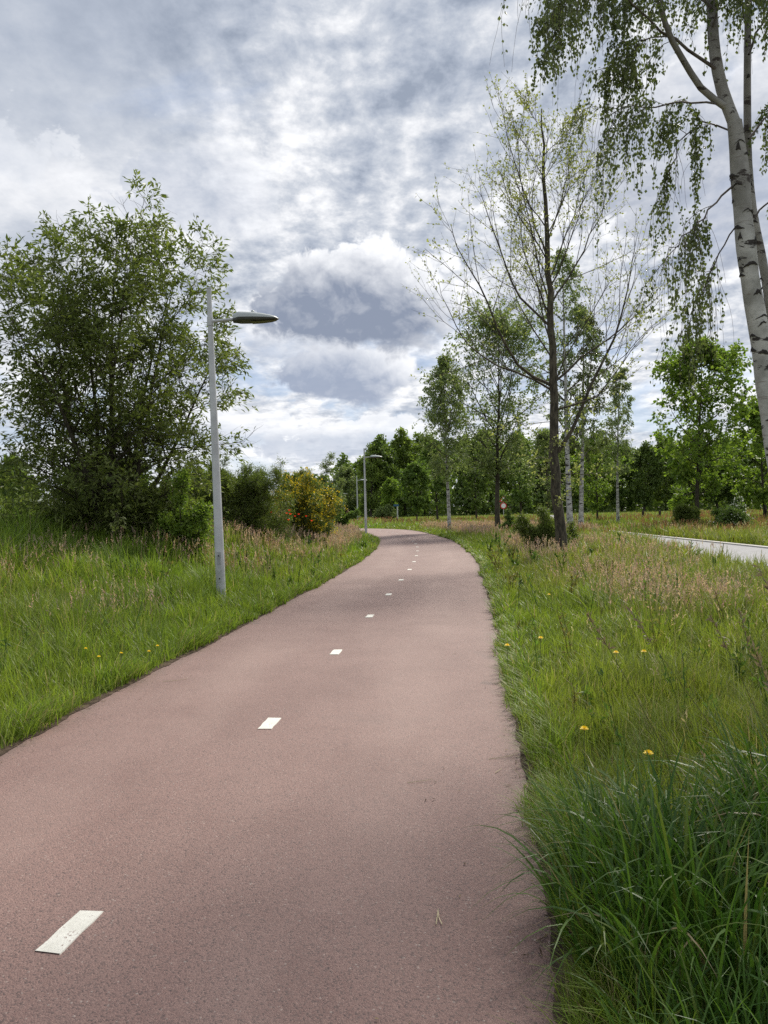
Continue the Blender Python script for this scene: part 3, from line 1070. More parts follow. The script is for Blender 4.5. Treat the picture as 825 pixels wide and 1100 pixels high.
far_birch(483, 570, 52, 383, 'slim white birch just right of the path bend', 0, .20, 1.0, 'leaf_grey')
far_birch(613, 572, 45, 262, 'taller of two leaning birches directly behind the sparse tree', -.03, .15, .55, 'leaf_grey')
far_birch(624, 572, 47, 330, 'shorter of two leaning birches directly behind the sparse tree', .03, .15, .55)
far_birch(664, 562, 60, 395, 'slender pale birch standing alone left of the grey road', 0, .14, .55, 'leaf_grey')


def far_tree(name, px, py, d, top, label, leafm, wmax=.3, base_h=.3, k1=28, ang1=.85, trop=.5, m=9, leaf=(.16, .12), r=.014, bark='bark_dark', lo=None, pk=.45, **kw):
    b = base(px, py, d)
    h = at(px, top, d)[2] - b[2]
    wood, lf = auto_tree(h, r * h, base_h, ell(lo if lo is not None else base_h - .05, 1, wmax, pk, .15), k1=k1, ang1=ang1, trop1=trop, m=m, leaf=leaf, jit=.07, rtwig=.008, **kw)
    return tree_obj(name, b, wood, lf, M[bark], M[leafm], label)


far_tree('roadside_tree', 535, 570, 49, 356, 'dark-trunked upright leafy tree between slim birch and sparse tree', 'leaf_grey', .42, .22, 36, .66, .4, m=13, k2=8, pk=.55, leaf=(.17, .12))
far_tree('maple_tree', 749, 566, 52, 374, 'rounded bright green tree beyond the grey road', 'leaf_bright', .37, .16, 34, 1.0, .35, m=11, leaf=(.24, .20), k2=8, k3=4)
far_tree('maple_tree', 822, 560, 62, 437, 'bright yellow-green bushy tree behind the near birch trunk', 'leaf_bright', .36, .08, 26, .95, .3, m=11, leaf=(.26, .22))
far_tree('oak_tree', 448, 560, 88, 500, 'small dark-stemmed tree right of the second lamp post', 'leaf_mid', .36, .2, 24, .9, .3, leaf=(.28, .22))
far_tree('oak_tree', 470, 556, 100, 476, 'leafy mid-green tree beside the slim birch trunk', 'leaf_mid', .32, .2, 24, .9, .3, leaf=(.30, .24))
far_tree('young_tree', 420, 556, 120, 517, 'small light green tree by the little blue sign', 'leaf_bright', .34, .25, 20, .9, .3, leaf=(.30, .24))
far_tree('young_tree', 590, 566, 62, 462, 'pale airy young tree half hidden behind the sparse tree', 'leaf_grey', .32, .2, 24, .85, .4, leaf=(.18, .13), m=6)
far_tree('young_tree', 642, 560, 70, 470, 'low spreading pale green tree between two white birch stems', 'leaf_bright', .36, .15, 24, .85, .3, leaf=(.22, .17), m=7)
far_tree('oak_tree', 560, 556, 84, 470, 'green tree right of the red-rimmed traffic signs', 'leaf_mid', .34, .18, 24, .85, .3, leaf=(.26, .2))
far_tree('oak_tree', 512, 555, 105, 478, 'green tree between slim birch and dark-trunked tree', 'leaf_dark', .36, .15, 24, .85, .3, leaf=(.30, .24))


# ---- shrubs
def shrub(name, px, py, d, top, label, leafm, halfw, m=10, leaf=(.07, .03), stems=9, bark='bark_dark', flowers=None, sink=0.0, cat='shrub', ang=.5, k1=12):
    b = base(px, py, d)
    h = at(px, top, d)[2] - b[2]
    wood, lf = auto_tree(h, .03, .05, lambda t: halfw / h * .62 * (1.05 - .75 * t) * RNG.uniform(.3, 1.7), k1=k1, ang1=.75, trop1=.5, k2=5, k3=4, m=m, leaf=leaf, stems=stems, stem_ang=ang, wob=.10, jit=.05, svar=.42 if halfw < .85 else .72, keep=.8 if halfw < .85 else 1.0,
                         sides=5, rtwig=.005, twig_trop=.2, trunk_top=1.0)
    r = tree_obj(name, b, wood, lf, M[bark], M[leafm], label, cat)
    if flowers:
        fm, cnt, size, zlo = flowers
        g = Geo()
        V = np.concatenate(lf.V)[::4]
        ok = V[V[:, 2] > zlo * h]
        ctr = ok[RNG.integers(0, len(ok), cnt // 14)]
        P = np.repeat(ctr, 14, 0) + RNG.normal(0, .12, (cnt // 14 * 14, 3))
        P2 = np.stack([P, P + RNG.normal(0, .05, P.shape)], 1)
        add_leaves(g, P2, 1, size, size * .8, 0, 1.5, 0, .02)
        g.build('blossom', fm, r, tint=True)
    return r


shrub('broom_bush', 268, 582, 25, 494, 'dense dark green bush right of the nearest lamp post', 'leaf_broom', 1.5, 11, (.09, .022), 14, ang=.5)
shrub('broom_bush', 236, 585, 24, 500, 'feathery green bush partly behind the nearest lamp post', 'leaf_broom', .9, 10, (.09, .022), 10, ang=.4)
shrub('broom_bush', 331, 572, 30, 500, 'bush covered in orange-yellow blossom near the red poppies', 'leaf_broom', 1.15, 10, (.08, .025), 13,
      flowers=(M['flower_yellow'], 5600, .085, .15), ang=.45)
shrub('willow_sapling', 348, 570, 33, 484, 'thin drooping sapling rising behind the yellow-flowered bush', 'leaf_grey', .7, 8, (.12, .03), 4, ang=.22)
shrub('green_shrub', 206, 600, 18.5, 508, 'bright yellow-green leafy shrub left of the nearest lamp post', 'leaf_bright', .65, 9, (.075, .05), 7, ang=.35)
shrub('green_shrub', 355, 566, 44, 530, 'rounded green shrub between yellow-flowered bush and second lamp post', 'leaf_mid', .55, 10, (.12, .08), 9, ang=.6)
shrub('undergrowth_bush', 152, 598, 18.9, 522, 'dark undergrowth right of the many-stemmed tree base', 'leaf_willow', 1.1, 10, (.10, .04), 12, ang=.65)
shrub('undergrowth_bush', 78, 598, 19.6, 538, 'low undergrowth left of the many-stemmed tree base', 'leaf_broom', 1.1, 10, (.10, .04), 12, ang=.65)
shrub('undergrowth_bush', 18, 600, 23, 540, 'low loose bush in front of the grey shed', 'leaf_broom', .9, 8, (.10, .04), 9, ang=.65)
shrub('foot_bush', 580, 596, 26.6, 545, 'dark green bush left of the sparse tree trunk', 'leaf_broom', .5, 8, (.14, .022), 12, ang=.34)
shrub('foot_bush', 617, 597, 26.2, 560, 'small dark bush right of the sparse tree trunk', 'leaf_broom', .3, 6, (.10, .02), 6, ang=.35)
shrub('foot_bush', 738, 569, 50.5, 541, 'dark low bush at the foot of the rounded bright tree', 'leaf_broom', 1.0, 7, (.15, .05), 10, ang=.6)
shrub('foot_bush', 547, 566, 46, 551, 'small dark bush beside the dark-trunked tree', 'leaf_dark', .5, 7, (.12, .06), 8, ang=.6)
shrub('elder_bush', 788, 577, 42, 548, 'low loose shrub dotted with white blossom beyond the road', 'leaf_mid', 1.2, 4, (.12, .07), 7, ang=.7,
      flowers=(M['flower_white'], 300, .12, .45))
shrub('elder_bush', 776, 572, 44, 530, 'tall thin shrub with white blossom right of the bright tree', 'leaf_mid', .5, 5, (.12, .08), 4, ang=.25,
      flowers=(M['flower_white'], 112, .12, .55))
shrub('green_shrub', 412, 556, 118, 545, 'low rounded grey-green bush left of the little blue sign', 'leaf_grey', 2.0, 10, (.25, .16), 8, ang=.8)


# ---- woodland edge: each tree of the front row by itself, the wood behind as one mass
def wood_tree(h, w, leaf, m, k1, pk=.45):
    return auto_tree(h, .02 * h, .10, ell(.02, 1, w, pk, .35), k1=k1, ang1=.95, trop1=.35, k2=6, k3=4, m=m, leaf=leaf, jit=.22, rtwig=.012, sides=6, tipspread=1.4)


PROTO = []
for i, (h, ww, lm) in enumerate(((12.5, .34, 'leaf_wood'), (11.5, .30, 'leaf_dark'), (12, .38, 'leaf_wood'), (10.5, .36, 'leaf_mid'), (11, .42, 'leaf_grey'))):
    wd, lf = wood_tree(h, ww, (.38, .32), 10, 32, (.4, .5, .35, .45, .4)[i])
    PROTO.append((h, wd, lf, lm))
EDGE = [  # photo x, base y, distance, top y, kind, label
    (352, 556, 140, 524, 3, 'woodland edge tree behind the drooping sapling'),
    (372, 556, 142, 507, 4, 'grey-green woodland tree behind the blue sign'),
    (398, 555, 138, 489, 0, 'woodland tree right behind the second lamp post'),
    (414, 554, 140, 476, 1, 'dark woodland tree under the second lamp head'),
    (436, 554, 146, 472, 0, 'tall woodland tree above the path bend'),
    (456, 554, 150, 474, 2, 'woodland tree just left of the slim birch'),
    (500, 553, 150, 476, 1, 'dark woodland tree just right of the slim birch'),
    (524, 553, 150, 470, 2, 'woodland tree left of the dark-trunked tree'),
    (556, 552, 150, 474, 0, 'woodland tree behind the red-rimmed traffic signs'),
    (584, 551, 150, 472, 1, 'dark woodland tree left of the sparse tree trunk'),
    (614, 550, 148, 474, 0, 'woodland tree right behind the two leaning birches'),
    (640, 550, 146, 480, 2, 'woodland tree left of the lone pale birch'),
    (668, 549, 144, 484, 3, 'mid-green woodland tree right of the lone pale birch'),
    (692, 548, 140, 482, 1, 'dark woodland tree left of the rounded bright tree'),
    (716, 548, 142, 474, 0, 'woodland tree behind the left of the rounded bright tree'),
    (742, 547, 144, 470, 2, 'woodland tree behind the middle of the rounded bright tree'),
    (770, 546, 142, 474, 1, 'dark woodland tree right of the rounded bright tree'),
    (796, 545, 140, 478, 3, 'woodland tree left of the near birch trunk'),
    (822, 544, 138, 470, 0, 'woodland tree at the far right edge behind the birch')]
_first = {}
for i, (px, by, d, ty, k, lb) in enumerate(EDGE):
    h0, wd, lf, lm = PROTO[k]
    b = at(px, by, d)
    b[2] = 0
    s = at(px, ty, d)[2] / h0
    if k not in _first:
        r = tree_obj('woodland_tree', b, wd, lf, M['bark_dark'], M[lm], lb, 'tree', 'trees along the woodland edge', i * 1.7)
        r.scale = (s, s, s)
        _first[k] = r
    else:
        copy_tree(_first[k], b, lb, i * 1.7, s, 'trees along the woodland edge')


def distant_wood():
    """the wood behind its front row: one mass nobody could count"""
    g = Geo()
    pts = [(x, RNG.uniform(150, 185)) for x in np.arange(-70, 125, 3.4)]
    pts += [(x, 200 + RNG.uniform(-10, 25)) for x in np.arange(-190, 170, 6)]
    pts += [(x, RNG.uniform(95, 125)) for x in np.arange(-95, -24, 3.5)]
    for (x, y) in pts:
        h = RNG.uniform(11.5, 14.5) * (1.0 if x > -12 else .68) * (1.1 if y > 190 else 1)
        n = 1100
        u = RNG.random(n)
        th = RNG.random(n) * 6.283
        rr = RNG.uniform(.55, 1, n) * (h * .27) * np.sin(np.clip(.12 + .9 * u, 0, 1) * math.pi) ** .6
        rr *= 1 + .25 * np.sin(th * 3 + u * 9)
        P = np.stack([x + np.cos(th) * rr, y + np.sin(th) * rr, .2 + u * h], 1)
        P2 = np.stack([P, P + RNG.normal(0, .4, P.shape)], 1)
        add_leaves(g, P2, 1, .75, .65, .2, 1.2, 0, .1)
    # shaded shrub layer along the foot
    for x in np.arange(-80, 120, .35):
        n = 26
        P = np.stack([x + RNG.normal(0, .6, n), 141 + RNG.uniform(0, 14, n), RNG.uniform(0, 1, n) ** 1.2 * 4.6], 1)
        P2 = np.stack([P, P + RNG.normal(0, .3, P.shape)], 1)
        add_leaves(g, P2, 1, .9, .7, .2, 1.2, 0, .1)
    o = g.build('distant_wood', M['leaf_dark'], tint=True)
    props(o, 'dense green wood closing off the meadow behind the front trees', 'wood', kind='stuff')


distant_wood()


# ------------------------------------------------------------------ meadow grass
def blades(g, x, y, z, h, wd, col, lean, seg=3, curl=1.0, az=None):
    N = len(x)
    az = RNG.random(N) * 2 * math.pi if az is None else az
    ld = np.stack([np.cos(az), np.sin(az), np.zeros(N)], 1)
    fa = az + math.pi / 2 + RNG.normal(0, .5, N)
    sd = np.stack([np.cos(fa), np.sin(fa), np.zeros(N)], 1)
    p0 = np.stack([x, y, z - .02], 1)
    V = []
    for i in range(seg + 1):
        t = i / seg
        c = p0 + np.array([0, 0, 1.0]) * (h * (t - .35 * lean * curl * t * t))[:, None] + ld * (h * lean * t ** 1.9)[:, None]
        if i < seg:
            ww = wd * (1 - .75 * t ** 1.6) * .5
            V += [c - sd * ww[:, None], c + sd * ww[:, None]]
        else:
            V += [c]
    V = np.stack(V, 1)
    k = V.shape[1]
    b = np.arange(N) * k
    Q = np.concatenate([np.stack([b + 2 * i, b + 2 * i + 1, b + 2 * i + 3, b + 2 * i + 2], 1) for i in range(seg - 1)])
    T = np.stack([b + k - 3, b + k - 2, b + k - 1], 1)
    g.add(V.reshape(-1, 3), Q, T, col=np.repeat(col, k, 0))


def lerp(a, b, t):
    return np.asarray(a)[None] * (1 - t[:, None]) + np.asarray(b)[None] * t[:, None]


GREEN, OLIVE, DEEP, TAN, YEL = (.155, .250, .030), (.205, .238, .042), (.085, .150, .024), (.36, .31, .16), (.215, .285, .04)


def scatter(d0, d1, n_per_m2):
    """random ground points inside the wedge the camera could see"""
    half = rad(37)
    A = half * (d1 * d1 - d0 * d0)
    n = int(A * n_per_m2)
    d = np.sqrt(RNG.uniform(d0 * d0, d1 * d1, n))
    a = RNG.uniform(-half, half, n)
    return d * np.sin(a), d * np.cos(a), d


def meadow():
    left, right = Geo(), Geo()
    for (d0, d1, dens) in ((1.4, 4, 2600), (4, 7, 1900), (7, 11, 1000), (11, 17, 560), (17, 26, 280), (26, 42, 125), (42, 70, 40), (70, 150, 9)):
        x, y, d = scatter(d0, d1, dens)
        dp = dist_poly(x, y, CLS)
        dr = road_dist(x, y)
        edge = HW - .05 + .10 * vnoise(x, y, .3, 4)
        ok = (dp > edge) & (dr > .1 + .15 * vnoise(x, y, .5, 6))
        # fringe next to the asphalt is thinner
        off = dp - HW
        ok &= RNG.random(len(x)) < np.clip(.8 + off * 2.5, 0, 1)
        tus = np.minimum(((x - 1.10) / .50)**2 + ((y - 2.92) / .66)**2, np.minimum(((x - 1.90) / .46)**2 + ((y - 3.25) / .6)**2, ((x - 1.05) / .45)**2 + ((y - 2.18) / .35)**2))
        ok &= (tus > 1) | (RNG.random(len(x)) < .22)
        x, y, d, off, dr = x[ok], y[ok], d[ok], off[ok], dr[ok]
        lft = x < cx(np.clip(y, -1, 60))
        n1, n2, n3 = vnoise(x, y, .55, 1), vnoise(x, y, 2.6, 2), vnoise(x, y, 6.5, 3)
        N = len(x)
        # height
        h = np.where(lft, .20 + .30 * sstep(.1, 1.6, off) + .26 * sstep(2, 5, off), .19 + .17 * sstep(.1, 1.0, off) + .14 * sstep(1, 4, off))
        h += lft * .38 * sstep(4.2, 5.6, off) * sstep(9, 13, y) * sstep(30, 24, y)
        h *= .50 + .75 * n1 ** 1.5 + .45 * n2
        h *= RNG.uniform(.5, 1.2, N)
        h *= 1 - .45 * sstep(70, 100, d)
        wd = np.maximum(.0042, .00125 * d) * RNG.uniform(.6, 1.3, N)
        # colour
        c = lerp(GREEN, OLIVE, np.clip(n3 * 1.1 - .1 + (~lft) * .30 + RNG.normal(0, .2, N), 0, 1))
        k = np.clip(n2 * 1.5 - .75 + RNG.normal(0, .2, N), 0, 1)
        c = c * (1 - .55 * k[:, None]) + np.asarray(DEEP) * .55 * k[:, None]
        ye = (np.clip(1 - off / 1.3, 0, 1) * (RNG.random(N) < .6))[:, None] * .7
        c = c * (1 - ye) + np.asarray(YEL) * ye
        farg = (sstep(60, 90, d) * .5)[:, None]
        c = c * (1 - farg) + np.array([.19, .24, .055]) * farg
        dry = (RNG.random(N) < .03 + .06 * sstep(.45, .8, n3))[:, None]
        c = np.where(dry, np.asarray(TAN)[None] * RNG.uniform(.6, 1.1, (N, 1)), c)
        c = c * RNG.uniform(.72, 1.25, (N, 1))
        seg = 3 if d1 <= 26 else 2
        z = ground_z(x, y)
        lean = RNG.uniform(.1, .8, N)
        az = vnoise(x, y, .45, 12) * 12.6 + RNG.normal(0, .9, N)
        for g, mk in ((left, lft), (right, ~lft)):
            blades(g, x[mk], y[mk], z[mk], h[mk], wd[mk], c[mk], lean[mk], seg, az=az[mk])
    # ragged fringe that leans out over the asphalt
    C = smooth_curve(CL, 6000)
    C = C[(C[:, 1] > .8) & (C[:, 1] < 45)]
    tt = nrm(np.gradient(C, axis=0))
    nn = np.stack([tt[:, 1], -tt[:, 0]], 1)
    for g, sg in ((left, -1), (right, 1)):
        wgt = 1 / np.maximum(C[:, 1], 2.5) ** 1.1
        N = 15000
        k = RNG.choice(len(C), N, p=wgt / wgt.sum())
        d = np.maximum(C[k, 1], 1)
        lump = vnoise(C[k, 1], C[k, 1] * 0 + sg, .32, 31)
        o = HW - .03 + .26 * RNG.random(N) ** 1.3 + .08 * (.5 - lump) + .16 * (.5 - vnoise(C[k, 1], C[k, 1] * 0 + 3 * sg, 1.1, 33))
        p = C[k] + nn[k] * (sg * o)[:, None] + RNG.normal(0, .02, (N, 2))
        h = (.06 + .22 * lump ** 1.2) * RNG.uniform(.5, 1.3, N) * np.clip(.8 + .8 * (o - HW + .04) / .26, .4, 1.6)
        c = lerp(GREEN, YEL, RNG.random(N)) * RNG.uniform(.6, 1.2, (N, 1))
        dry = RNG.random(N) < .12
        c[dry] = np.asarray(TAN) * RNG.uniform(.5, 1.1, (dry.sum(), 1))
        az = np.arctan2(-sg * nn[k, 1], -sg * nn[k, 0]) + RNG.normal(0, 1.2, N)
        blades(g, p[:, 0], p[:, 1], np.full(N, .03), h, np.maximum(.0045, .00125 * d), c, RNG.uniform(.2, 1.1, N), 3, az=az)
    props(left.build('meadow_grass', M['grass'], col=True), 'tall mixed green grass on the bank left of the red path', 'grass', kind='stuff')
    props(right.build('meadow_grass', M['grass'], col=True), 'green meadow grass to the right of the red path', 'grass', kind='stuff')


meadow()


def seed_grass():
    """flowering grasses: thin stalks with feathery heads, brown-pink, tan or rust red"""
    zones = []   # x, y, tallness, colour, head length
    out = {'pink': [], 'red': []}

    def cand(d0, d1, dens, fn, key, hmin, hmax, col, hl):
        x, y, d = scatter(d0, d1, dens)
        dp = dist_poly(x, y, CLS)
        off = dp - HW
        lft = x < cx(np.clip(y, -1, 60))
        p = fn(x, y, d, off, lft)
        dr = road_dist(x, y)
        ok = (RNG.random(len(x)) < p) & (off > .25) & (dr > .15)
        x, y, d = x[ok], y[ok], d[ok]
        out[key].append((x, y, d, RNG.uniform(hmin, hmax, len(x)), col, hl))
    pk = (.46, .325, .27)
    tn = (.46, .39, .26)
    rd = (.28, .15, .085)
    # brown band across the right meadow, and the strip running along the path to the bend
    cand(8.5, 17, 120, lambda x, y, d, off, l: (~l) * sstep(1.2, 2.4, off) * sstep(7.8, 6.2, x) * sstep(9.0, 10.5, y) * sstep(15.5, 13, y) * sstep(.30, .6, vnoise(x, y, 1.6, 21)) * .75, 'pink', .45, .74, pk, .13)
    cand(15, 34, 42, lambda x, y, d, off, l: (~l) * sstep(.9, 1.6, off) * sstep(7, 3.5, off) * sstep(.30, .55, vnoise(x, y, 2.5, 22)) * .8, 'pink', .4, .7, pk, .13)
    cand(34, 62, 22, lambda x, y, d, off, l: (~l) * sstep(.9, 1.8, off) * sstep(12, 6, off) * sstep(.25, .5, vnoise(x, y, 4, 23)), 'pink', .4, .7, pk, .16)
    # left bank
    cand(22, 58, 38, lambda x, y, d, off, l: l * sstep(.6, 1.3, off) * sstep(7, 4, off) * sstep(.25, .5, vnoise(x, y, 3, 24)), 'pink', .45, .8, pk, .15)
    cand(8, 24, 36, lambda x, y, d, off, l: l * sstep(.7, 1.6, off) * sstep(.48, .8, vnoise(x, y, 1.5, 25)) * .7, 'pink', .5, .85, pk, .12)
    # scattered heads near the viewer, right
    cand(3.5, 9, 14, lambda x, y, d, off, l: (~l) * sstep(.3, 1.0, off) * sstep(.5, .8, vnoise(x, y, 1.1, 26)), 'pink', .4, .65, tn, .09)
    cand(9, 45, 2, lambda x, y, d, off, l: (~l) * sstep(1.5, 3, off) * .6, 'pink', .4, .7, tn, .12)
    # rust-red sorrel
    cand(38, 75, 4, lambda x, y, d, off, l: (~l) * sstep(2, 4, off) * sstep(.42, .62, vnoise(x, y, 7, 27)), 'red', .4, .65, rd, .2)
    cand(60, 110, 1.0, lambda x, y, d, off, l: sstep(3, 5, off) * sstep(.40, .6, vnoise(x, y, 9, 28)), 'red', .4, .65, (.27, .15, .09), .24)
    cand(9, 24, 9, lambda x, y, d, off, l: l * sstep(.8, 2, off) * sstep(.55, .8, vnoise(x, y, 1.8, 29)), 'red', .5, .85, rd, .16)
    cand(5, 16, 5, lambda x, y, d, off, l: (~l) * sstep(.8, 2, off) * sstep(.6, .85, vnoise(x, y, 1.8, 30)), 'red', .4, .6, rd, .14)
    for key, nm, lb in (('pink', 'seed_grass', 'flowering grasses with feathery pinkish-brown and tan seed heads'), ('red', 'red_sorrel', 'rust-red sorrel stalks scattered through the meadow')):
        g = Geo()
        for x, y, d, h, col, hl in out[key]:
            N = len(x)
            if not N:
                continue
            z = ground_z(x, y)
            sw = np.maximum(.0016, .0007 * d)
            lean = RNG.uniform(.05, .35, N)
            az = RNG.random(N) * 6.283
            c0 = np.asarray(col)[None] * RNG.uniform(.7, 1.2, (N, 1)) * (1 + RNG.normal(0, .06, (N, 3)))
            blades(g, x, y, z, h, sw, c0 * .55 + np.array([.05, .06, .01]), lean, 2, az=az)
            # feathery head: several little spikelets along the top of the stalk
            tip = np.stack([x + np.cos(az) * h * lean, y + np.sin(az) * h * lean, z - .02 + h * (1 - .35 * lean)], 1)
            dirv = nrm(np.stack([np.cos(az) * lean * 1.5, np.sin(az) * lean * 1.5, np.ones(N)], 1))
            k = 7
            P = np.stack([tip - dirv * hl * .9, tip + dirv * hl * .25], 1)
            sp = Geo()
            idx = np.repeat(np.arange(N), k)
            t = np.tile(np.linspace(0, 1, k), N)
            bse = P[idx, 0] * (1 - t)[:, None] + P[idx, 1] * t[:, None]
            dv = nrm(dirv[idx] * .9 + RNG.normal(0, .45, (N * k, 3)))
            sd = nrm(np.cross(dv, RNG.normal(0, 1, (N * k, 3))))
            l = (hl * .42 * (1.1 - .6 * t))[:, None] * RNG.uniform(.7, 1.2, (N * k, 1))
            ww = np.maximum(l * .30, (d[idx] * .0012)[:, None])
            V = np.stack([bse, bse + dv * l * .5 + sd * ww * .5, bse + dv * l, bse + dv * l * .5 - sd * ww * .5], 1).reshape(-1, 3)
            g.add(V, np.arange(N * k * 4).reshape(-1, 4), col=np.repeat(c0[idx] * RNG.uniform(.8, 1.2, (N * k, 1)), 4, 0))
        props(g.build(nm, M['seed'], col=True), lb, 'grass', kind='stuff')


seed_grass()


def weeds():
    g = Geo()
    for (d0, d1, dens) in ((3.5, 9, 2.4), (9, 18, 2.0), (18, 34, 1.0)):
        x, y, d = scatter(d0, d1, dens)
        off = dist_poly(x, y, CLS) - HW
        ok = (off > .25) & (road_dist(x, y) > .3) & (RNG.random(len(x)) < .25 + .9 * vnoise(x, y, 1.7, 41) ** 2)
        for X, Y, D in zip(x[ok], y[ok], d[ok]):
            z = gz(X, Y)
            tall = RNG.random() < .45
            h = RNG.uniform(.35, .75) if tall else RNG.uniform(.12, .3)
            ns = RNG.integers(1, 4)
            P = grow(np.tile([X, Y, z], (ns, 1)), RNG.normal(0, .18, (ns, 3)) + np.array([0, 0, 1]), h * RNG.uniform(.8, 1.1, ns), 5, .1, .08)
            V, Q = tube_arrays(P, np.full((ns, 5), max(.0025, .0005 * D)), 3)
            kind = RNG.random()
            gc = np.array([.10, .17, .03]) * RNG.uniform(.6, 1.3) if kind < .7 else np.array([.22, .20, .06]) * RNG.uniform(.7, 1.2)
            g.add(V, Q, col=gc * .9)
            L = Geo()
            add_leaves(L, P, int(8 + 16 * h), max(.05, .004 * D) * RNG.uniform(.8, 1.5), max(.022, .002 * D) * RNG.uniform(.8, 1.5), .2, 1.1, .05, .015)
            VV = np.concatenate(L.V)
            g.add(VV, np.arange(len(VV)).reshape(-1, 4), col=np.repeat(gc[None] * RNG.uniform(.7, 1.25, (len(VV) // 4, 1)), 4, 0))
    props(g.build('meadow_weeds', M['grass'], col=True), 'leafy weeds growing among the meadow grass', 'weeds', kind='stuff')


weeds()


def tussock(name, loc, label, n, rx, ry, hmin, hmax, wmin=.006, wmax=.011, tall=0.0, seed_stalks=0, cm=1.0):
    """big glossy arching grass clump"""
    g = Geo()
    th = RNG.random(n) * 6.283
    rr = np.sqrt(RNG.random(n))
    bx, by = np.cos(th) * rr * rx, np.sin(th) * rr * ry
    h = RNG.uniform(hmin, hmax, n) * (1.05 - .35 * rr)
    seg = 9
    az = th + RNG.normal(0, 1.2, n)
    lean = RNG.uniform(.06, .45, n) + .35 * rr * RNG.random(n)
    t = np.linspace(0, 1, seg + 1)
    ld = np.stack([np.cos(az), np.sin(az), 0 * az], 1)
    fa = az + math.pi / 2 + RNG.normal(0, .35, n)
    wd = RNG.uniform(wmin, wmax, n)
    V = []
    arch = RNG.random(n) ** 1.6
    for i, tt in enumerate(t):
        zz = h * (tt - (.35 * lean + .30 * arch) * tt ** 2.4 - .30 * arch * tt ** 5)
        oo = h * (lean * tt ** 1.6 + .38 * arch * tt ** 3)
        c = np.stack([bx, by, 0 * bx], 1) + ld * oo[:, None] + np.array([0, 0, 1.0]) * np.maximum(zz, .01 + 0 * zz)[:, None]
        fa2 = fa + tt * .5
        sd = nrm(np.stack([np.cos(fa2), np.sin(fa2), .35 * np.sin(fa * 3)], 1))
        ww = wd * .5 * (.8 + .6 * tt if tt < .35 else 1.0) * (1 - tt ** 1.7)
        V += [c - sd * ww[:, None], c + sd * ww[:, None]] if i < seg else [c]
    V = np.stack(V, 1)
    k = V.shape[1]
    b = np.arange(n) * k
    Q = np.concatenate([np.stack([b + 2 * i, b + 2 * i + 1, b + 2 * i + 3, b + 2 * i + 2], 1) for i in range(seg - 1)])
    T = np.stack([b + k - 3, b + k - 2, b + k - 1], 1)
    c = lerp((.036, .085, .014), (.095, .165, .026), np.clip(RNG.normal(.35, .3, n), 0, 1)) * cm
    br = RNG.random(n) < .025
    c[br] = np.array([.26, .21, .11])
    yl = RNG.random(n) < .10
    c[yl] = np.array([.12, .17, .03])
    g.add(V.reshape(-1, 3), Q, T, col=np.repeat(c, k, 0))
    for q in range(seed_stalks):
        a, r_ = RNG.random() * 6.283, math.sqrt(RNG.random())
        p0 = np.array([math.cos(a) * r_ * rx, math.sin(a) * r_ * ry, 0])
        L = RNG.uniform(.85, 1.1) * hmax * 1.15
        dv = np.array([RNG.normal(-.25, .2), RNG.normal(0, .15), 1])
        P = grow(p0[None], dv[None], L, 8, -.25, .03)
        V2, Q2 = tube_arrays(P, np.linspace(.0022, .0009, 8)[None], 4)
        g.add(V2, Q2, col=np.array([.13, .13, .05]))
        tip, tan = P[0, -1], nrm(P[0, -1] - P[0, -2])
        m_ = 36
        t_ = RNG.random(m_)
        bs = tip[None] - tan[None] * (.20 * t_)[:, None]
        dd = nrm(tan[None] * .8 + RNG.normal(0, .5, (m_, 3)))
        sd = nrm(np.cross(dd, RNG.normal(0, 1, (m_, 3))))
        l = RNG.uniform(.018, .04, (m_, 1))
        V3 = np.stack([bs, bs + dd * l * .5 + sd * l * .14, bs + dd * l, bs + dd * l * .5 - sd * l * .14], 1).reshape(-1, 3)
        g.add(V3, np.arange(m_ * 4).reshape(-1, 4), col=np.array([.22, .17, .12]))
    o = g.build(name, M['tussock'], col=True, loc=loc)
    props(o, label, 'grass clump')
    return o


tussock('grass_tussock', (1.10, 2.92, 0), 'big dark glossy grass clump spilling over the right path edge in front', 820, .46, .62, .5, .98, wmin=.011, wmax=.022, cm=1.2)
tussock('grass_tussock', (1.90, 3.25, 0), 'tall arching grass clump with stalks at the lower right corner', 760, .42, .55, .65, 1.2, wmin=.011, wmax=.022, seed_stalks=9, cm=1.2)
tussock('grass_tussock', (1.05, 2.18, 0), 'lower light green grass clump at the very bottom right', 520, .42, .32, .25, .6, wmin=.007, wmax=.013, cm=1.4)
tussock('grass_tussock', (1.02, 3.95, 0), 'small grass clump at the path edge behind the big dark clump', 420, .16, .25, .2, .42, wmin=.003, wmax=.006, cm=1.15)


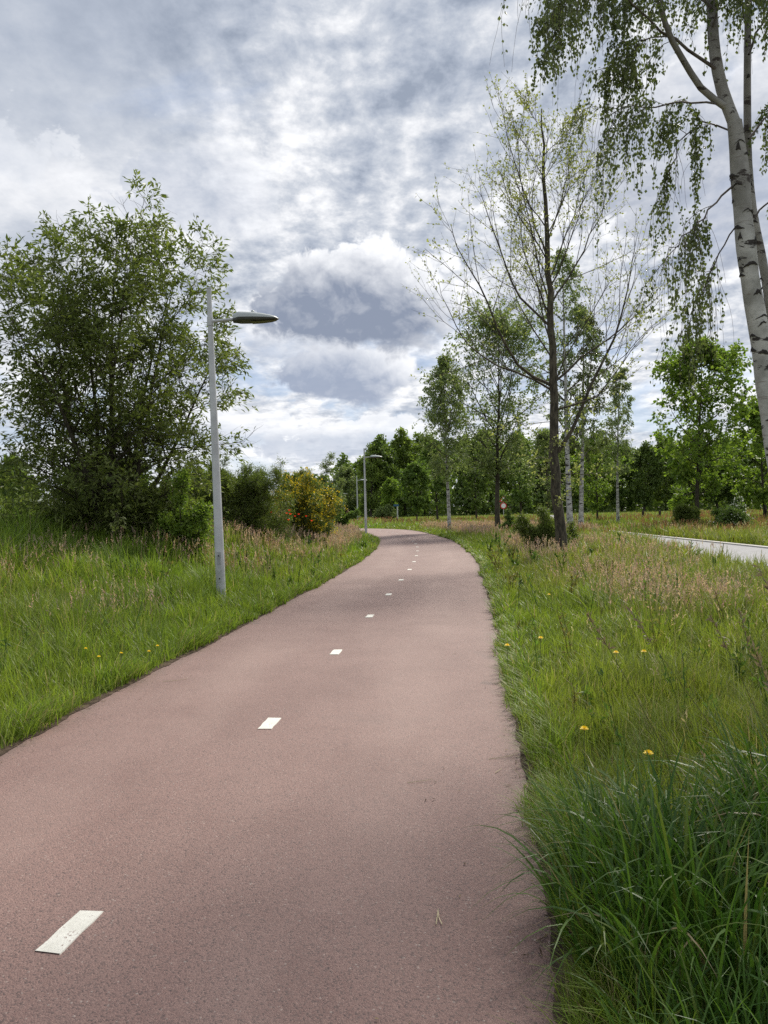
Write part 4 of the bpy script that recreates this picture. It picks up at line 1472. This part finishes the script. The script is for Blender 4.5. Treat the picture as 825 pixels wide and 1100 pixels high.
# ------------------------------------------------------------------ path debris
def litter():
    g = Geo()
    C = smooth_curve(CL, 900)
    C = C[(C[:, 1] > 1.5) & (C[:, 1] < 30)]
    t = nrm(np.gradient(C, axis=0))
    nn = np.stack([t[:, 1], -t[:, 0]], 1)
    n = 5200
    k = RNG.integers(0, len(C), n)
    sg = np.where(RNG.random(n) < .5, -1, 1)
    o = HW + .04 - np.abs(RNG.normal(0, .10, n)) - (RNG.random(n) < .06) * RNG.random(n) * .6
    p = np.c_[C[k] + nn[k] * (sg * o)[:, None], np.full(n, .030)]
    a = RNG.random(n) * 6.283
    l = RNG.uniform(.006, .030, n) * np.where(RNG.random(n) < .10, RNG.uniform(2, 5, n), 1)
    ww = RNG.uniform(.003, .010, n)
    d = np.stack([np.cos(a), np.sin(a), RNG.uniform(-.1, .25, n)], 1)
    s = np.stack([-np.sin(a), np.cos(a), RNG.uniform(-.2, .3, n)], 1)
    V = np.stack([p, p + d * l[:, None] * .5 + s * ww[:, None] * .5, p + d * l[:, None], p + d * l[:, None] * .5 - s * ww[:, None] * .5], 1).reshape(-1, 3)
    c = lerp((.05, .035, .022), (.30, .23, .13), RNG.random(n) ** 1.8)
    g.add(V, np.arange(n * 4).reshape(-1, 4), col=np.repeat(c, 4, 0))
    props(g.build('plant_litter', M['litter'], col=True), 'dry bits of grass and leaf along the path edges', 'litter', kind='stuff')


litter()


def straw(px, py, pieces, label):
    a, b = px - 412.5, 550 - py
    y = -a * math.sin(ROLL) + b * math.cos(ROLL)
    d = FPX * EYE / (HOR - y)
    p = at(px, py, d)
    g = Geo()
    for pts in pieces:
        q = np.array([[u, v, .004 + .002 * i] for i, (u, v) in enumerate(pts)])
        g.tube(smooth_curve(q, 7), np.linspace(.0022, .0012, 7), 5)
    props(g.build('straw', M['straw'], loc=(p[0], p[1], .024)), label, 'straw')


straw(471, 994, [[(-.012, -.05), (-.004, 0), (.004, .06)], [(.012, -.05), (.004, -.01), (.003, .05)]], 'forked pale straw lying on the path near the grass clump')
straw(544, 818, [[(-.12, -.03), (0, 0), (.12, .09)]], 'long pale straw near the right path edge')
straw(537, 834, [[(-.03, -.02), (.02, .05)]], 'short pale straw just below the long one by the path edge')
straw(450, 845, [[(-.07, -.01), (0, .0), (.09, .03)]], 'thin twig lying in the right half of the path')
straw(186, 735, [[(-.1, .0), (.05, .05), (.12, .12)]], 'dry stalk at the left path edge')


# ------------------------------------------------------------------ flowers
def dandelion_proto(loc, label):
    r = empty('dandelion', loc, label, 'flower', 'dandelions in the meadow')
    s = Geo()
    s.tube([(0, 0, -.22), (.006, 0, -.1), (0, 0, 0)], [.0028, .0026, .0022], 6)
    s.build('stem', M['stem'], r, smooth=True)
    g = Geo()
    for ring, (n, el, L) in enumerate(((20, .15, .021), (16, .5, .018), (11, .9, .013))):
        a = np.arange(n) * 6.283 / n + ring * .2
        d = np.stack([np.cos(a) * math.cos(el), np.sin(a) * math.cos(el), np.full(n, math.sin(el))], 1)
        sd = np.stack([-np.sin(a), np.cos(a), 0 * a], 1)
        p = np.tile([0, 0, .002 * ring], (n, 1)) + d * .002
        V = np.stack([p, p + d * L * .7 + sd * .0034, p + d * L, p + d * L * .7 - sd * .0034], 1).reshape(-1, 3)
        g.add(V, np.arange(n * 4).reshape(-1, 4), tint=np.repeat(RNG.random(n), 4))
    g.build('flower_head', M['dandelion'], r, tint=True)
    return r


DAND = [(662, 705, 6.9, 'yellow dandelion left of its close pair in the right meadow'),
        (692, 704, 6.95, 'yellow dandelion right of its close pair in the right meadow'),
        (628, 789, 4.7, 'yellow dandelion lower left in the grass right of the path'),
        (697, 816, 4.2, 'yellow dandelion just above the dark grass clump, lowest one'),
        (581, 689, 7.6, 'small yellow dandelion close to the right path edge'),
        (545, 697, 7.5, 'yellow dandelion right on the path edge under the grass'),
        (740, 621, 14, 'far yellow dandelion behind the brown grass band'),
        (590, 641, 12, 'tiny yellow dandelion in the brown grass band'),
        (106, 709, 7.6, 'largest yellow dandelion in the bright grass left of the path'),
        (160, 703, 8.1, 'yellow dandelion near the left path edge, lower of two'),
        (169, 697, 8.3, 'yellow dandelion near the left path edge, upper of two'),
        (92, 700, 8.0, 'faint yellow dandelion left of the largest on the left bank'),
        (130, 705, 7.9, 'small yellow dandelion right of the largest on the left bank')]
_d = None
for px, py, d, lb in DAND:
    p = at(px, py, d)
    if _d is None:
        _d = dandelion_proto(p + np.array([0, 0, .03]), lb)
        _d.scale = (1.3, 1.3, 1.3)
    else:
        copy_tree(_d, p + np.array([0, 0, .03]), lb, RNG.random() * 6, 1.3 if px > 400 else .9)


def poppy_proto(loc, label):
    r = empty('poppy', loc, label, 'flower', 'red poppies before the yellow bush')
    s = Geo()
    s.tube([(0, 0, -.95), (.02, .01, -.45), (0, 0, 0)], [.005, .0045, .004], 6)
    s.build('stem', M['stem'], r, smooth=True)
    g = Geo()
    for k in range(4):
        a0 = k * math.pi / 2
        aa = a0 + np.linspace(-.85, .85, 7)
        rows = []
        for q, (rr, zz) in enumerate(((.004, 0), (.03, .012), (.052, .04), (.06, .062))):
            wv = .006 * np.sin(aa * 5 + k)
            rows.append(np.stack([np.cos(aa) * (rr + wv * (q > 1)), np.sin(aa) * (rr + wv * (q > 1)), np.full(7, zz) + .002 * (k % 2)], 1))
        V = np.concatenate(rows)
        Q = [[i + 7 * j, i + 1 + 7 * j, i + 8 + 7 * j, i + 7 + 7 * j] for j in range(3) for i in range(6)]
        g.add(V, Q, tint=.4 + .1 * k)
    g.build('petal', M['poppy'], r, tint=True, smooth=True)
    c = Geo()
    c.tube([(0, 0, 0), (0, 0, .012), (0, 0, .022), (0, 0, .026)], [.005, .010, .009, .003], 8)
    c.build('seed_capsule', M['black'], r, smooth=True)
    return r


POP = [(291, 551, 25, 'lone red poppy in front of the dark bush'), (308, 552, 24, 'leftmost red poppy of the cluster by the yellow bush'),
       (312, 553, 24.3, 'red poppy second from left in the cluster'), (317, 555, 23.8, 'low red poppy in the middle of the cluster'),
       (321, 553, 24.5, 'brightest red poppy in the middle of the cluster'), (329, 555, 24, 'red poppy second from right in the cluster'),
       (335, 560, 24, 'lowest red poppy on the right of the cluster'), (310, 559, 23.5, 'low faint red poppy at the cluster bottom left'),
       (311, 549, 25.5, 'highest red poppy on the left of the cluster')]
_d = None
for px, py, d, lb in POP:
    p = at(px, py, d)
    if _d is None:
        _d = poppy_proto(p, lb)
        _d.scale = (.75, .75, .75)
    else:
        copy_tree(_d, p, lb, RNG.random() * 6, RNG.uniform(.5, .8))


# ------------------------------------------------------------------ street lamps
def lamp_proto(loc, label):
    r = empty('street_lamp', loc, label, 'street lamp', 'street lamps along the path')
    g = Geo()
    g.tube([(0, 0, -.3), (0, 0, 0), (0, 0, 1.45), (0, 0, 1.5), (0, 0, 4.9), (0, 0, 4.95), (0, 0, 5.9)], [.088, .088, .084, .080, .055, .050, .044], 20)
    g.tube([(0, 0, 5.9), (0, 0, 5.925)], [.05, .05], 16)
    pole = g.build('pole', M['galv'], r, smooth=True)
    pole.data.set_sharp_from_angle(angle=rad(35))
    hatch = Geo()
    hatch.box((0, -.083, .77), (.075, .010, .56))
    hd = hatch.build('service_door', M['galv_worn'], pole)
    for z in (.98, .56):
        Geo().tube([(0, -.086, z), (0, -.0935, z)], [.014, .014], 10).build('lock', M['black'], hd)
    a = Geo()
    a.tube([(0, 0, 5.30), (.25, 0, 5.315), (.52, 0, 5.325)], [.030, .030, .030], 14)
    a.tube([(0, 0, 5.22), (0, 0, 5.38)], [.058, .056], 18)
    a.build('arm', M['galv'], r, smooth=True).data.set_sharp_from_angle(angle=rad(35))
    # teardrop luminaire: lofted upper shell, dark tray and lens below
    N, K = 16, 13
    s = np.linspace(0, 1, N)
    x = .43 + .84 * s
    hw = .195 * np.clip(1 - (s - .30) ** 2 * 1.75, 0, 1) ** .5
    hw[0], hw[1] = .085, .12
    hw[-1] = .012
    up = .135 * (np.clip(1 - s ** 2.2, 0, 1)) ** .7 * np.minimum(1, .7 + s * 3)
    dn = .062 * np.clip(1 - s ** 3, 0, 1) ** .6
    zc = 5.325 - .02 * s
    a_ = np.linspace(0, math.pi, K)
    V = np.stack([np.repeat(x[:, None], K, 1), hw[:, None] * np.cos(a_)[None], zc[:, None] + np.maximum(up, .004)[:, None] * np.sin(a_)[None] ** .8], -1)
    b = (np.arange(N - 1)[:, None] * K + np.arange(K - 1)[None]).ravel()
    Q = np.stack([b, b + 1, b + K + 1, b + K], 1)
    sh = Geo().add(V, Q)
    for e_ in (0, N - 1):
        ring = V[e_]
        sh.add(np.concatenate([ring, ring.mean(0)[None]]), T=[[i, i + 1, K] for i in range(K - 1)])
    lum = sh.build('lamp_head', M['lamp_shell'], r, smooth=True)
    hw2 = hw * .97
    V2 = np.stack([np.repeat(x[:, None], K, 1), hw2[:, None] * np.cos(a_)[None], zc[:, None] - .001 - np.maximum(dn, .003)[:, None] * np.sin(a_)[None] ** .45], -1)
    tr = Geo().add(V2, Q[:, ::-1])
    ring = V2[0]
    tr.add(np.concatenate([ring, ring.mean(0)[None]]), T=[[i, i + 1, K] for i in range(K - 1)])
    tr.build('lamp_tray', M['lamp_tray'], lum, smooth=True)
    le = Geo()
    m_ = slice(6, 15)
    xs, hs, zs, ds = x[m_], hw2[m_] * .62, zc[m_], dn[m_]
    n = len(xs)
    Vt = np.concatenate([np.stack([xs, -hs, zs - ds - .006], 1), np.stack([xs, hs, zs - ds - .006], 1)])
    le.add(Vt, [[i, i + 1, n + i + 1, n + i] for i in range(n - 1)])
    le.build('lens', M['lens'], lum)
    kn = Geo()
    kn.tube([(.79, 0, 5.435), (.79, 0, 5.472), (.79, 0, 5.48)], [.032, .03, .012], 14)
    kn.build('photocell', M['lamp_shell'], lum, smooth=True)
    return r


def copy_deep(src, loc, label, rz=0.0):
    def rec(o, par):
        c = o.copy()
        COL.objects.link(c)
        if par is not None:
            c.parent = par
        for ch in o.children:
            rec(ch, c)
        return c
    r = rec(src, None)
    r.location = tuple(float(v) for v in loc)
    r.rotation_euler = (0, 0, rz)
    r['label'] = label
    return r


lamp1 = lamp_proto((-3.04, 14.2, 0), 'nearest and tallest grey street lamp, beside the many-stemmed tree')
lamp1.location.z = gz(-3.04, 14.2) - .08
lamp1.rotation_euler = (0, rad(-.9), 0)
# (slight lean of the nearest post, as in the photo)
copy_deep(lamp1, (-1.28, 53.5, 0), 'second grey street lamp standing at the path bend').rotation_euler = (0, 0, 0)
copy_deep(lamp1, (-3.30, 96, 0), 'third grey street lamp, seen just left of the second')
copy_deep(lamp1, (-10.4, 146, 0), 'far small street lamp above the yellow-flowered bush edge')
copy_deep(lamp1, (-5.0, 150, 0), 'faint distant street lamp between second and third lamps')


# ------------------------------------------------------------------ signs
def disc(g, c, r, th, n=28, m=0):
    g.tube([(c[0], c[1] - th / 2, c[2]), (c[0], c[1] + th / 2, c[2])], [r, r], n, m=m)


def rrect(g, c, wx, hz, th, m=0, bev=.06):
    pts = []
    for sx, sz, a0 in ((1, 1, 0), (-1, 1, 90), (-1, -1, 180), (1, -1, 270)):
        for a in np.linspace(a0, a0 + 90, 6):
            pts.append((sx * (wx / 2 - bev) + bev * math.cos(rad(a)), sz * (hz / 2 - bev) + bev * math.sin(rad(a))))
    pts = np.array(pts)
    n = len(pts)
    f = np.c_[pts[:, 0] + c[0], np.full(n, c[1] - th / 2), pts[:, 1] + c[2]]
    bk = f + np.array([0, th, 0])
    V = np.concatenate([f, bk, [[c[0], c[1] - th / 2, c[2]]], [[c[0], c[1] + th / 2, c[2]]]])
    T = [[i, (i + 1) % n, 2 * n] for i in range(n)] + [[n + (i + 1) % n, n + i, 2 * n + 1] for i in range(n)]
    Q = [[i, n + i, n + (i + 1) % n, (i + 1) % n] for i in range(n)]
    g.add(V, Q, T, m=m)


# double-armed post carrying the blue board
b = at(367, 553, 118)
b[2] = 0
r = empty('lamp_post', b, 'thin far post with two short arms, carrying the blue board', 'lamp post')
Geo().tube([(0, 0, -.2), (0, 0, 4.2)], [.07, .05], 12).build('pole', M['galv'], r, smooth=True)
for sx in (-1, 1):
    Geo().tube([(sx * .04, 0, 4.05), (sx * .5, 0, 4.15), (sx * .95, 0, 4.12)], [.04, .05, .025], 10).build('arm', M['galv'], r, smooth=True)
r = empty('blue_sign', b + np.array([0, -.10, 2.45]), 'blue board with two pale bars on the far double-armed post', 'sign')
g = Geo()
rrect(g, (0, 0, 0), .86, .95, .03)
g.build('panel', M['sign_blue'], r)
g = Geo()
g.box((0, -.02, .36), (.62, .012, .07))
g.box((0, -.02, -.02), (.62, .012, .09))
g.build('bar', M['sign_white'], r)
Geo().box((0, .035, 0), (.10, .05, .3)).build('bracket', M['galv'], r)

b = at(427, 553, 112)
b[2] = 0
r = empty('blue_sign', b, 'small blue sign on a pale post in front of the wood', 'sign')
Geo().tube([(0, 0, -.2), (0, 0, 2.2)], [.09, .09], 12).build('pole', M['galv'], r, smooth=True)
g = Geo()
rrect(g, (-.15, -.13, 2.15), .8, .28, .04, bev=.04)
g.build('panel', M['sign_teal'], r)

# red-rimmed triangle above a round sign
b = at(541, 551, 100)
b[2] = 0
r = empty('traffic_sign', b, 'red-rimmed triangle above a round red-rimmed sign behind the dark trunk', 'sign')
Geo().tube([(0, .05, -.2), (0, .05, 3.05)], [.045, .045], 12).build('pole', M['galv'], r, smooth=True)


def tri(g, c, s, th, m=0):
    P = np.array([(0, s * .62), (-s * .54, -s * .32), (s * .54, -s * .32)])
    f = np.c_[P[:, 0] + c[0], np.full(3, c[1] - th / 2), P[:, 1] + c[2]]
    V = np.concatenate([f, f + np.array([0, th, 0])])
    g.add(V, [[0, 3, 4, 1], [1, 4, 5, 2], [2, 5, 3, 0]], [[0, 1, 2], [3, 5, 4]], m=m)


g = Geo()
tri(g, (0, -.02, 2.55), 1.0, .03)
p1 = g.build('triangle_panel', M['sign_red'], r)
g = Geo()
tri(g, (0, -.039, 2.545), .64, .008)
g.build('triangle_face', M['sign_white'], p1)
g = Geo()
disc(g, (0, -.02, 1.72), .42, .03)
p2 = g.build('round_panel', M['sign_red'], r)
g = Geo()
disc(g, (0, -.039, 1.72), .30, .008)
g.build('round_face', M['sign_white'], p2)

# brown stake beside the dark-trunked tree
b = at(548, 559, 70)
b[2] = 0
g = Geo()
g.tube([(0, 0, -.2), (.01, 0, .7), (0, 0, 1.6), (.01, 0, 1.66)], [.075, .07, .065, .04], 9)
props(g.build('wooden_stake', M['post'], loc=b, smooth=True), 'brown wooden stake right of the dark-trunked tree', 'post')

# row of low bollards in the far meadow
BOL = [(691, 558, 74, 'low dark field post, leftmost of the row right of the lone birch'), (709, 558, 74, 'low dark field post just left of the rounded bright tree'),
       (724, 558, 74, 'low dark field post under the left of the rounded bright tree'), (800, 558, 70, 'low dark field post right of the white-blossom shrub'),
       (823, 557, 70, 'low dark field post at the right picture edge')]
_b0 = None
for px, py, d, lb in BOL:
    p = at(px, py, d)
    p[2] = 0
    if _b0 is None:
        g = Geo()
        g.tube([(0, 0, -.2), (0, 0, .8), (0, 0, .84), (0, 0, .9)], [.12, .115, .13, .07], 10)
        _b0 = g.build('field_post', M['post'], loc=p, smooth=True)
        props(_b0, lb, 'post', 'low posts in the far meadow')
    else:
        c = _b0.copy()
        COL.objects.link(c)
        c.location = tuple(p)
        c['label'] = lb


# ------------------------------------------------------------------ buildings half hidden on the left
def hut(name, loc, size, roof_h, wallm, roofm, label, nwin, rz=0.0):
    r = empty(name, loc, label, 'building', rz=rz)
    L, D, Hh = size
    g = Geo()
    g.box((0, 0, Hh / 2), (L, D, Hh))
    V = [(-L / 2, -D / 2, Hh), (L / 2, -D / 2, Hh), (L / 2, D / 2, Hh), (-L / 2, D / 2, Hh), (-L / 2, 0, Hh + roof_h - .06), (L / 2, 0, Hh + roof_h - .06)]
    g.add(V, None, [[0, 4, 3], [1, 2, 5]])
    g.build('wall', wallm, r)
    ro = Geo()
    ov, t = .3, .10
    for sgn in (-1, 1):
        a = np.array([(-L / 2 - ov, sgn * (D / 2 + ov), Hh - .08), (L / 2 + ov, sgn * (D / 2 + ov), Hh - .08), (L / 2 + ov, 0, Hh + roof_h), (-L / 2 - ov, 0, Hh + roof_h)])
        V = np.concatenate([a, a + np.array([0, 0, t])])
        ro.add(V, [[0, 3, 2, 1], [4, 5, 6, 7], [0, 1, 5, 4], [2, 3, 7, 6], [1, 2, 6, 5], [3, 0, 4, 7]])
    ro.build('roof', roofm, r)
    for k in range(nwin):
        x = -L / 2 + L * (k + .5) / (nwin + 1)
        f = Geo()
        f.box((x, -D / 2 - .02, Hh * .58), (1.15, .06, .95))
        fo = f.build('window', M['sign_white'], r)
        Geo().box((x, -D / 2 - .056, Hh * .58), (.98, .01, .78)).build('pane', M['glass'], fo)
    x = L / 2 - L * .5 / (nwin + 1)
    do = Geo().box((x, -D / 2 - .02, 1.02), (.95, .06, 2.04)).build('door', M['door'], r)
    Geo().box((x + .35, -D / 2 - .07, 1.0), (.12, .04, .03)).build('handle', M['galv'], do)
    return r


b = at(-12, 570, 44)
hut('shed', (b[0] - 1.0, 44, 0), (6.0, 4, 1.55), .75, M['wall_grey'], M['roof_pale'], 'grey shed with a pale roof at the far left edge', 2, .1)
b = at(66, 560, 72)
hut('white_building', (b[0], 72, 0), (7.5, 6, 2.7), .6, M['wall_white'], M['roof_pale'], 'low white building glimpsed through the many-stemmed tree', 4, -.05)


# ------------------------------------------------------------------ person far along the path
def person():
    b = at(374, 553, 106)
    b[2] = 0
    r = empty('person', b, 'distant person in a dark reddish top beyond the brown grass', 'person')
    J = {'pelvis': (0, 0, .95), 'waist': (0, 0, 1.10), 'chest': (0, 0, 1.32), 'neck': (0, .0, 1.48), 'chin': (0, -.01, 1.55), 'head': (0, -.01, 1.66), 'crown': (0, 0, 1.75)}
    R_ = {'pelvis': .14, 'waist': .125, 'chest': .15, 'neck': .058, 'chin': .07, 'head': .095, 'crown': .06}
    E_ = [('pelvis', 'waist'), ('waist', 'chest'), ('chest', 'neck'), ('neck', 'chin'), ('chin', 'head'), ('head', 'crown')]
    for s, q in ((-1, 'l'), (1, 'r')):
        st = .12 * s
        for nme, p, rr in (('hip', (s * .09, 0, .88), .095), ('knee', (s * .10, st * .6 - .03, .50), .06), ('ankle', (s * .10, st * 1.2 + .02, .10), .042), ('toe', (s * .11, st * 1.2 - .15, .035), .035),
                           ('shoulder', (s * .19, 0, 1.40), .062), ('elbow', (s * .25, -st * .3, 1.12), .046), ('wrist', (s * .24, -st * .8 - .05, .88), .034), ('hand', (s * .24, -st * .9 - .06, .78), .036)):
            J[nme + q] = p
            R_[nme + q] = rr
        E_ += [('pelvis', 'hip' + q), ('hip' + q, 'knee' + q), ('knee' + q, 'ankle' + q), ('ankle' + q, 'toe' + q),
               ('chest', 'shoulder' + q), ('shoulder' + q, 'elbow' + q), ('elbow' + q, 'wrist' + q), ('wrist' + q, 'hand' + q)]
    keys = list(J)
    me = bpy.data.meshes.new('body')
    me.from_pydata([J[k] for k in keys], [(keys.index(a), keys.index(c)) for a, c in E_], [])
    ob = bpy.data.objects.new('body', me)
    COL.objects.link(ob)
    md = ob.modifiers.new('skin', 'SKIN')
    for i, k in enumerate(keys):
        me.skin_vertices[0].data[i].radius = (R_[k] * (1.15 if k in ('chest', 'pelvis', 'waist') else 1), R_[k])
        me.skin_vertices[0].data[i].use_root = (k == 'pelvis')
    ob.modifiers.new('sub', 'SUBSURF').levels = 1
    dg = bpy.context.evaluated_depsgraph_get()
    m2 = bpy.data.meshes.new_from_object(ob.evaluated_get(dg))
    bpy.data.objects.remove(ob)
    m2.name = 'body'
    m2.materials.clear()
    for k in ('skin', 'jacket', 'trousers'):
        m2.materials.append(M[k])
    for p in m2.polygons:
        c = p.center
        z = c.z
        arm = abs(c.x) > .2 and z < .90
        p.material_index = 0 if (z > 1.50 or arm) else (1 if z > .93 else 2)
        p.use_smooth = True
    o = bpy.data.objects.new('body', m2)
    COL.objects.link(o)
    o.parent = r
    h = Geo()
    a = np.linspace(0, 2 * math.pi, 13)[:-1]
    rows = []
    for rr, zz in ((.104, 1.66), (.108, 1.70), (.09, 1.76), (.05, 1.79), (.005, 1.80)):
        rows.append(np.stack([np.cos(a) * rr, np.sin(a) * rr + .015, np.full(12, zz)], 1))
    V = np.concatenate(rows)
    Q = [[j * 12 + i, j * 12 + (i + 1) % 12, (j + 1) * 12 + (i + 1) % 12, (j + 1) * 12 + i] for j in range(4) for i in range(12)]
    h.add(V, Q).build('hair', M['hair'], r, smooth=True)


person()
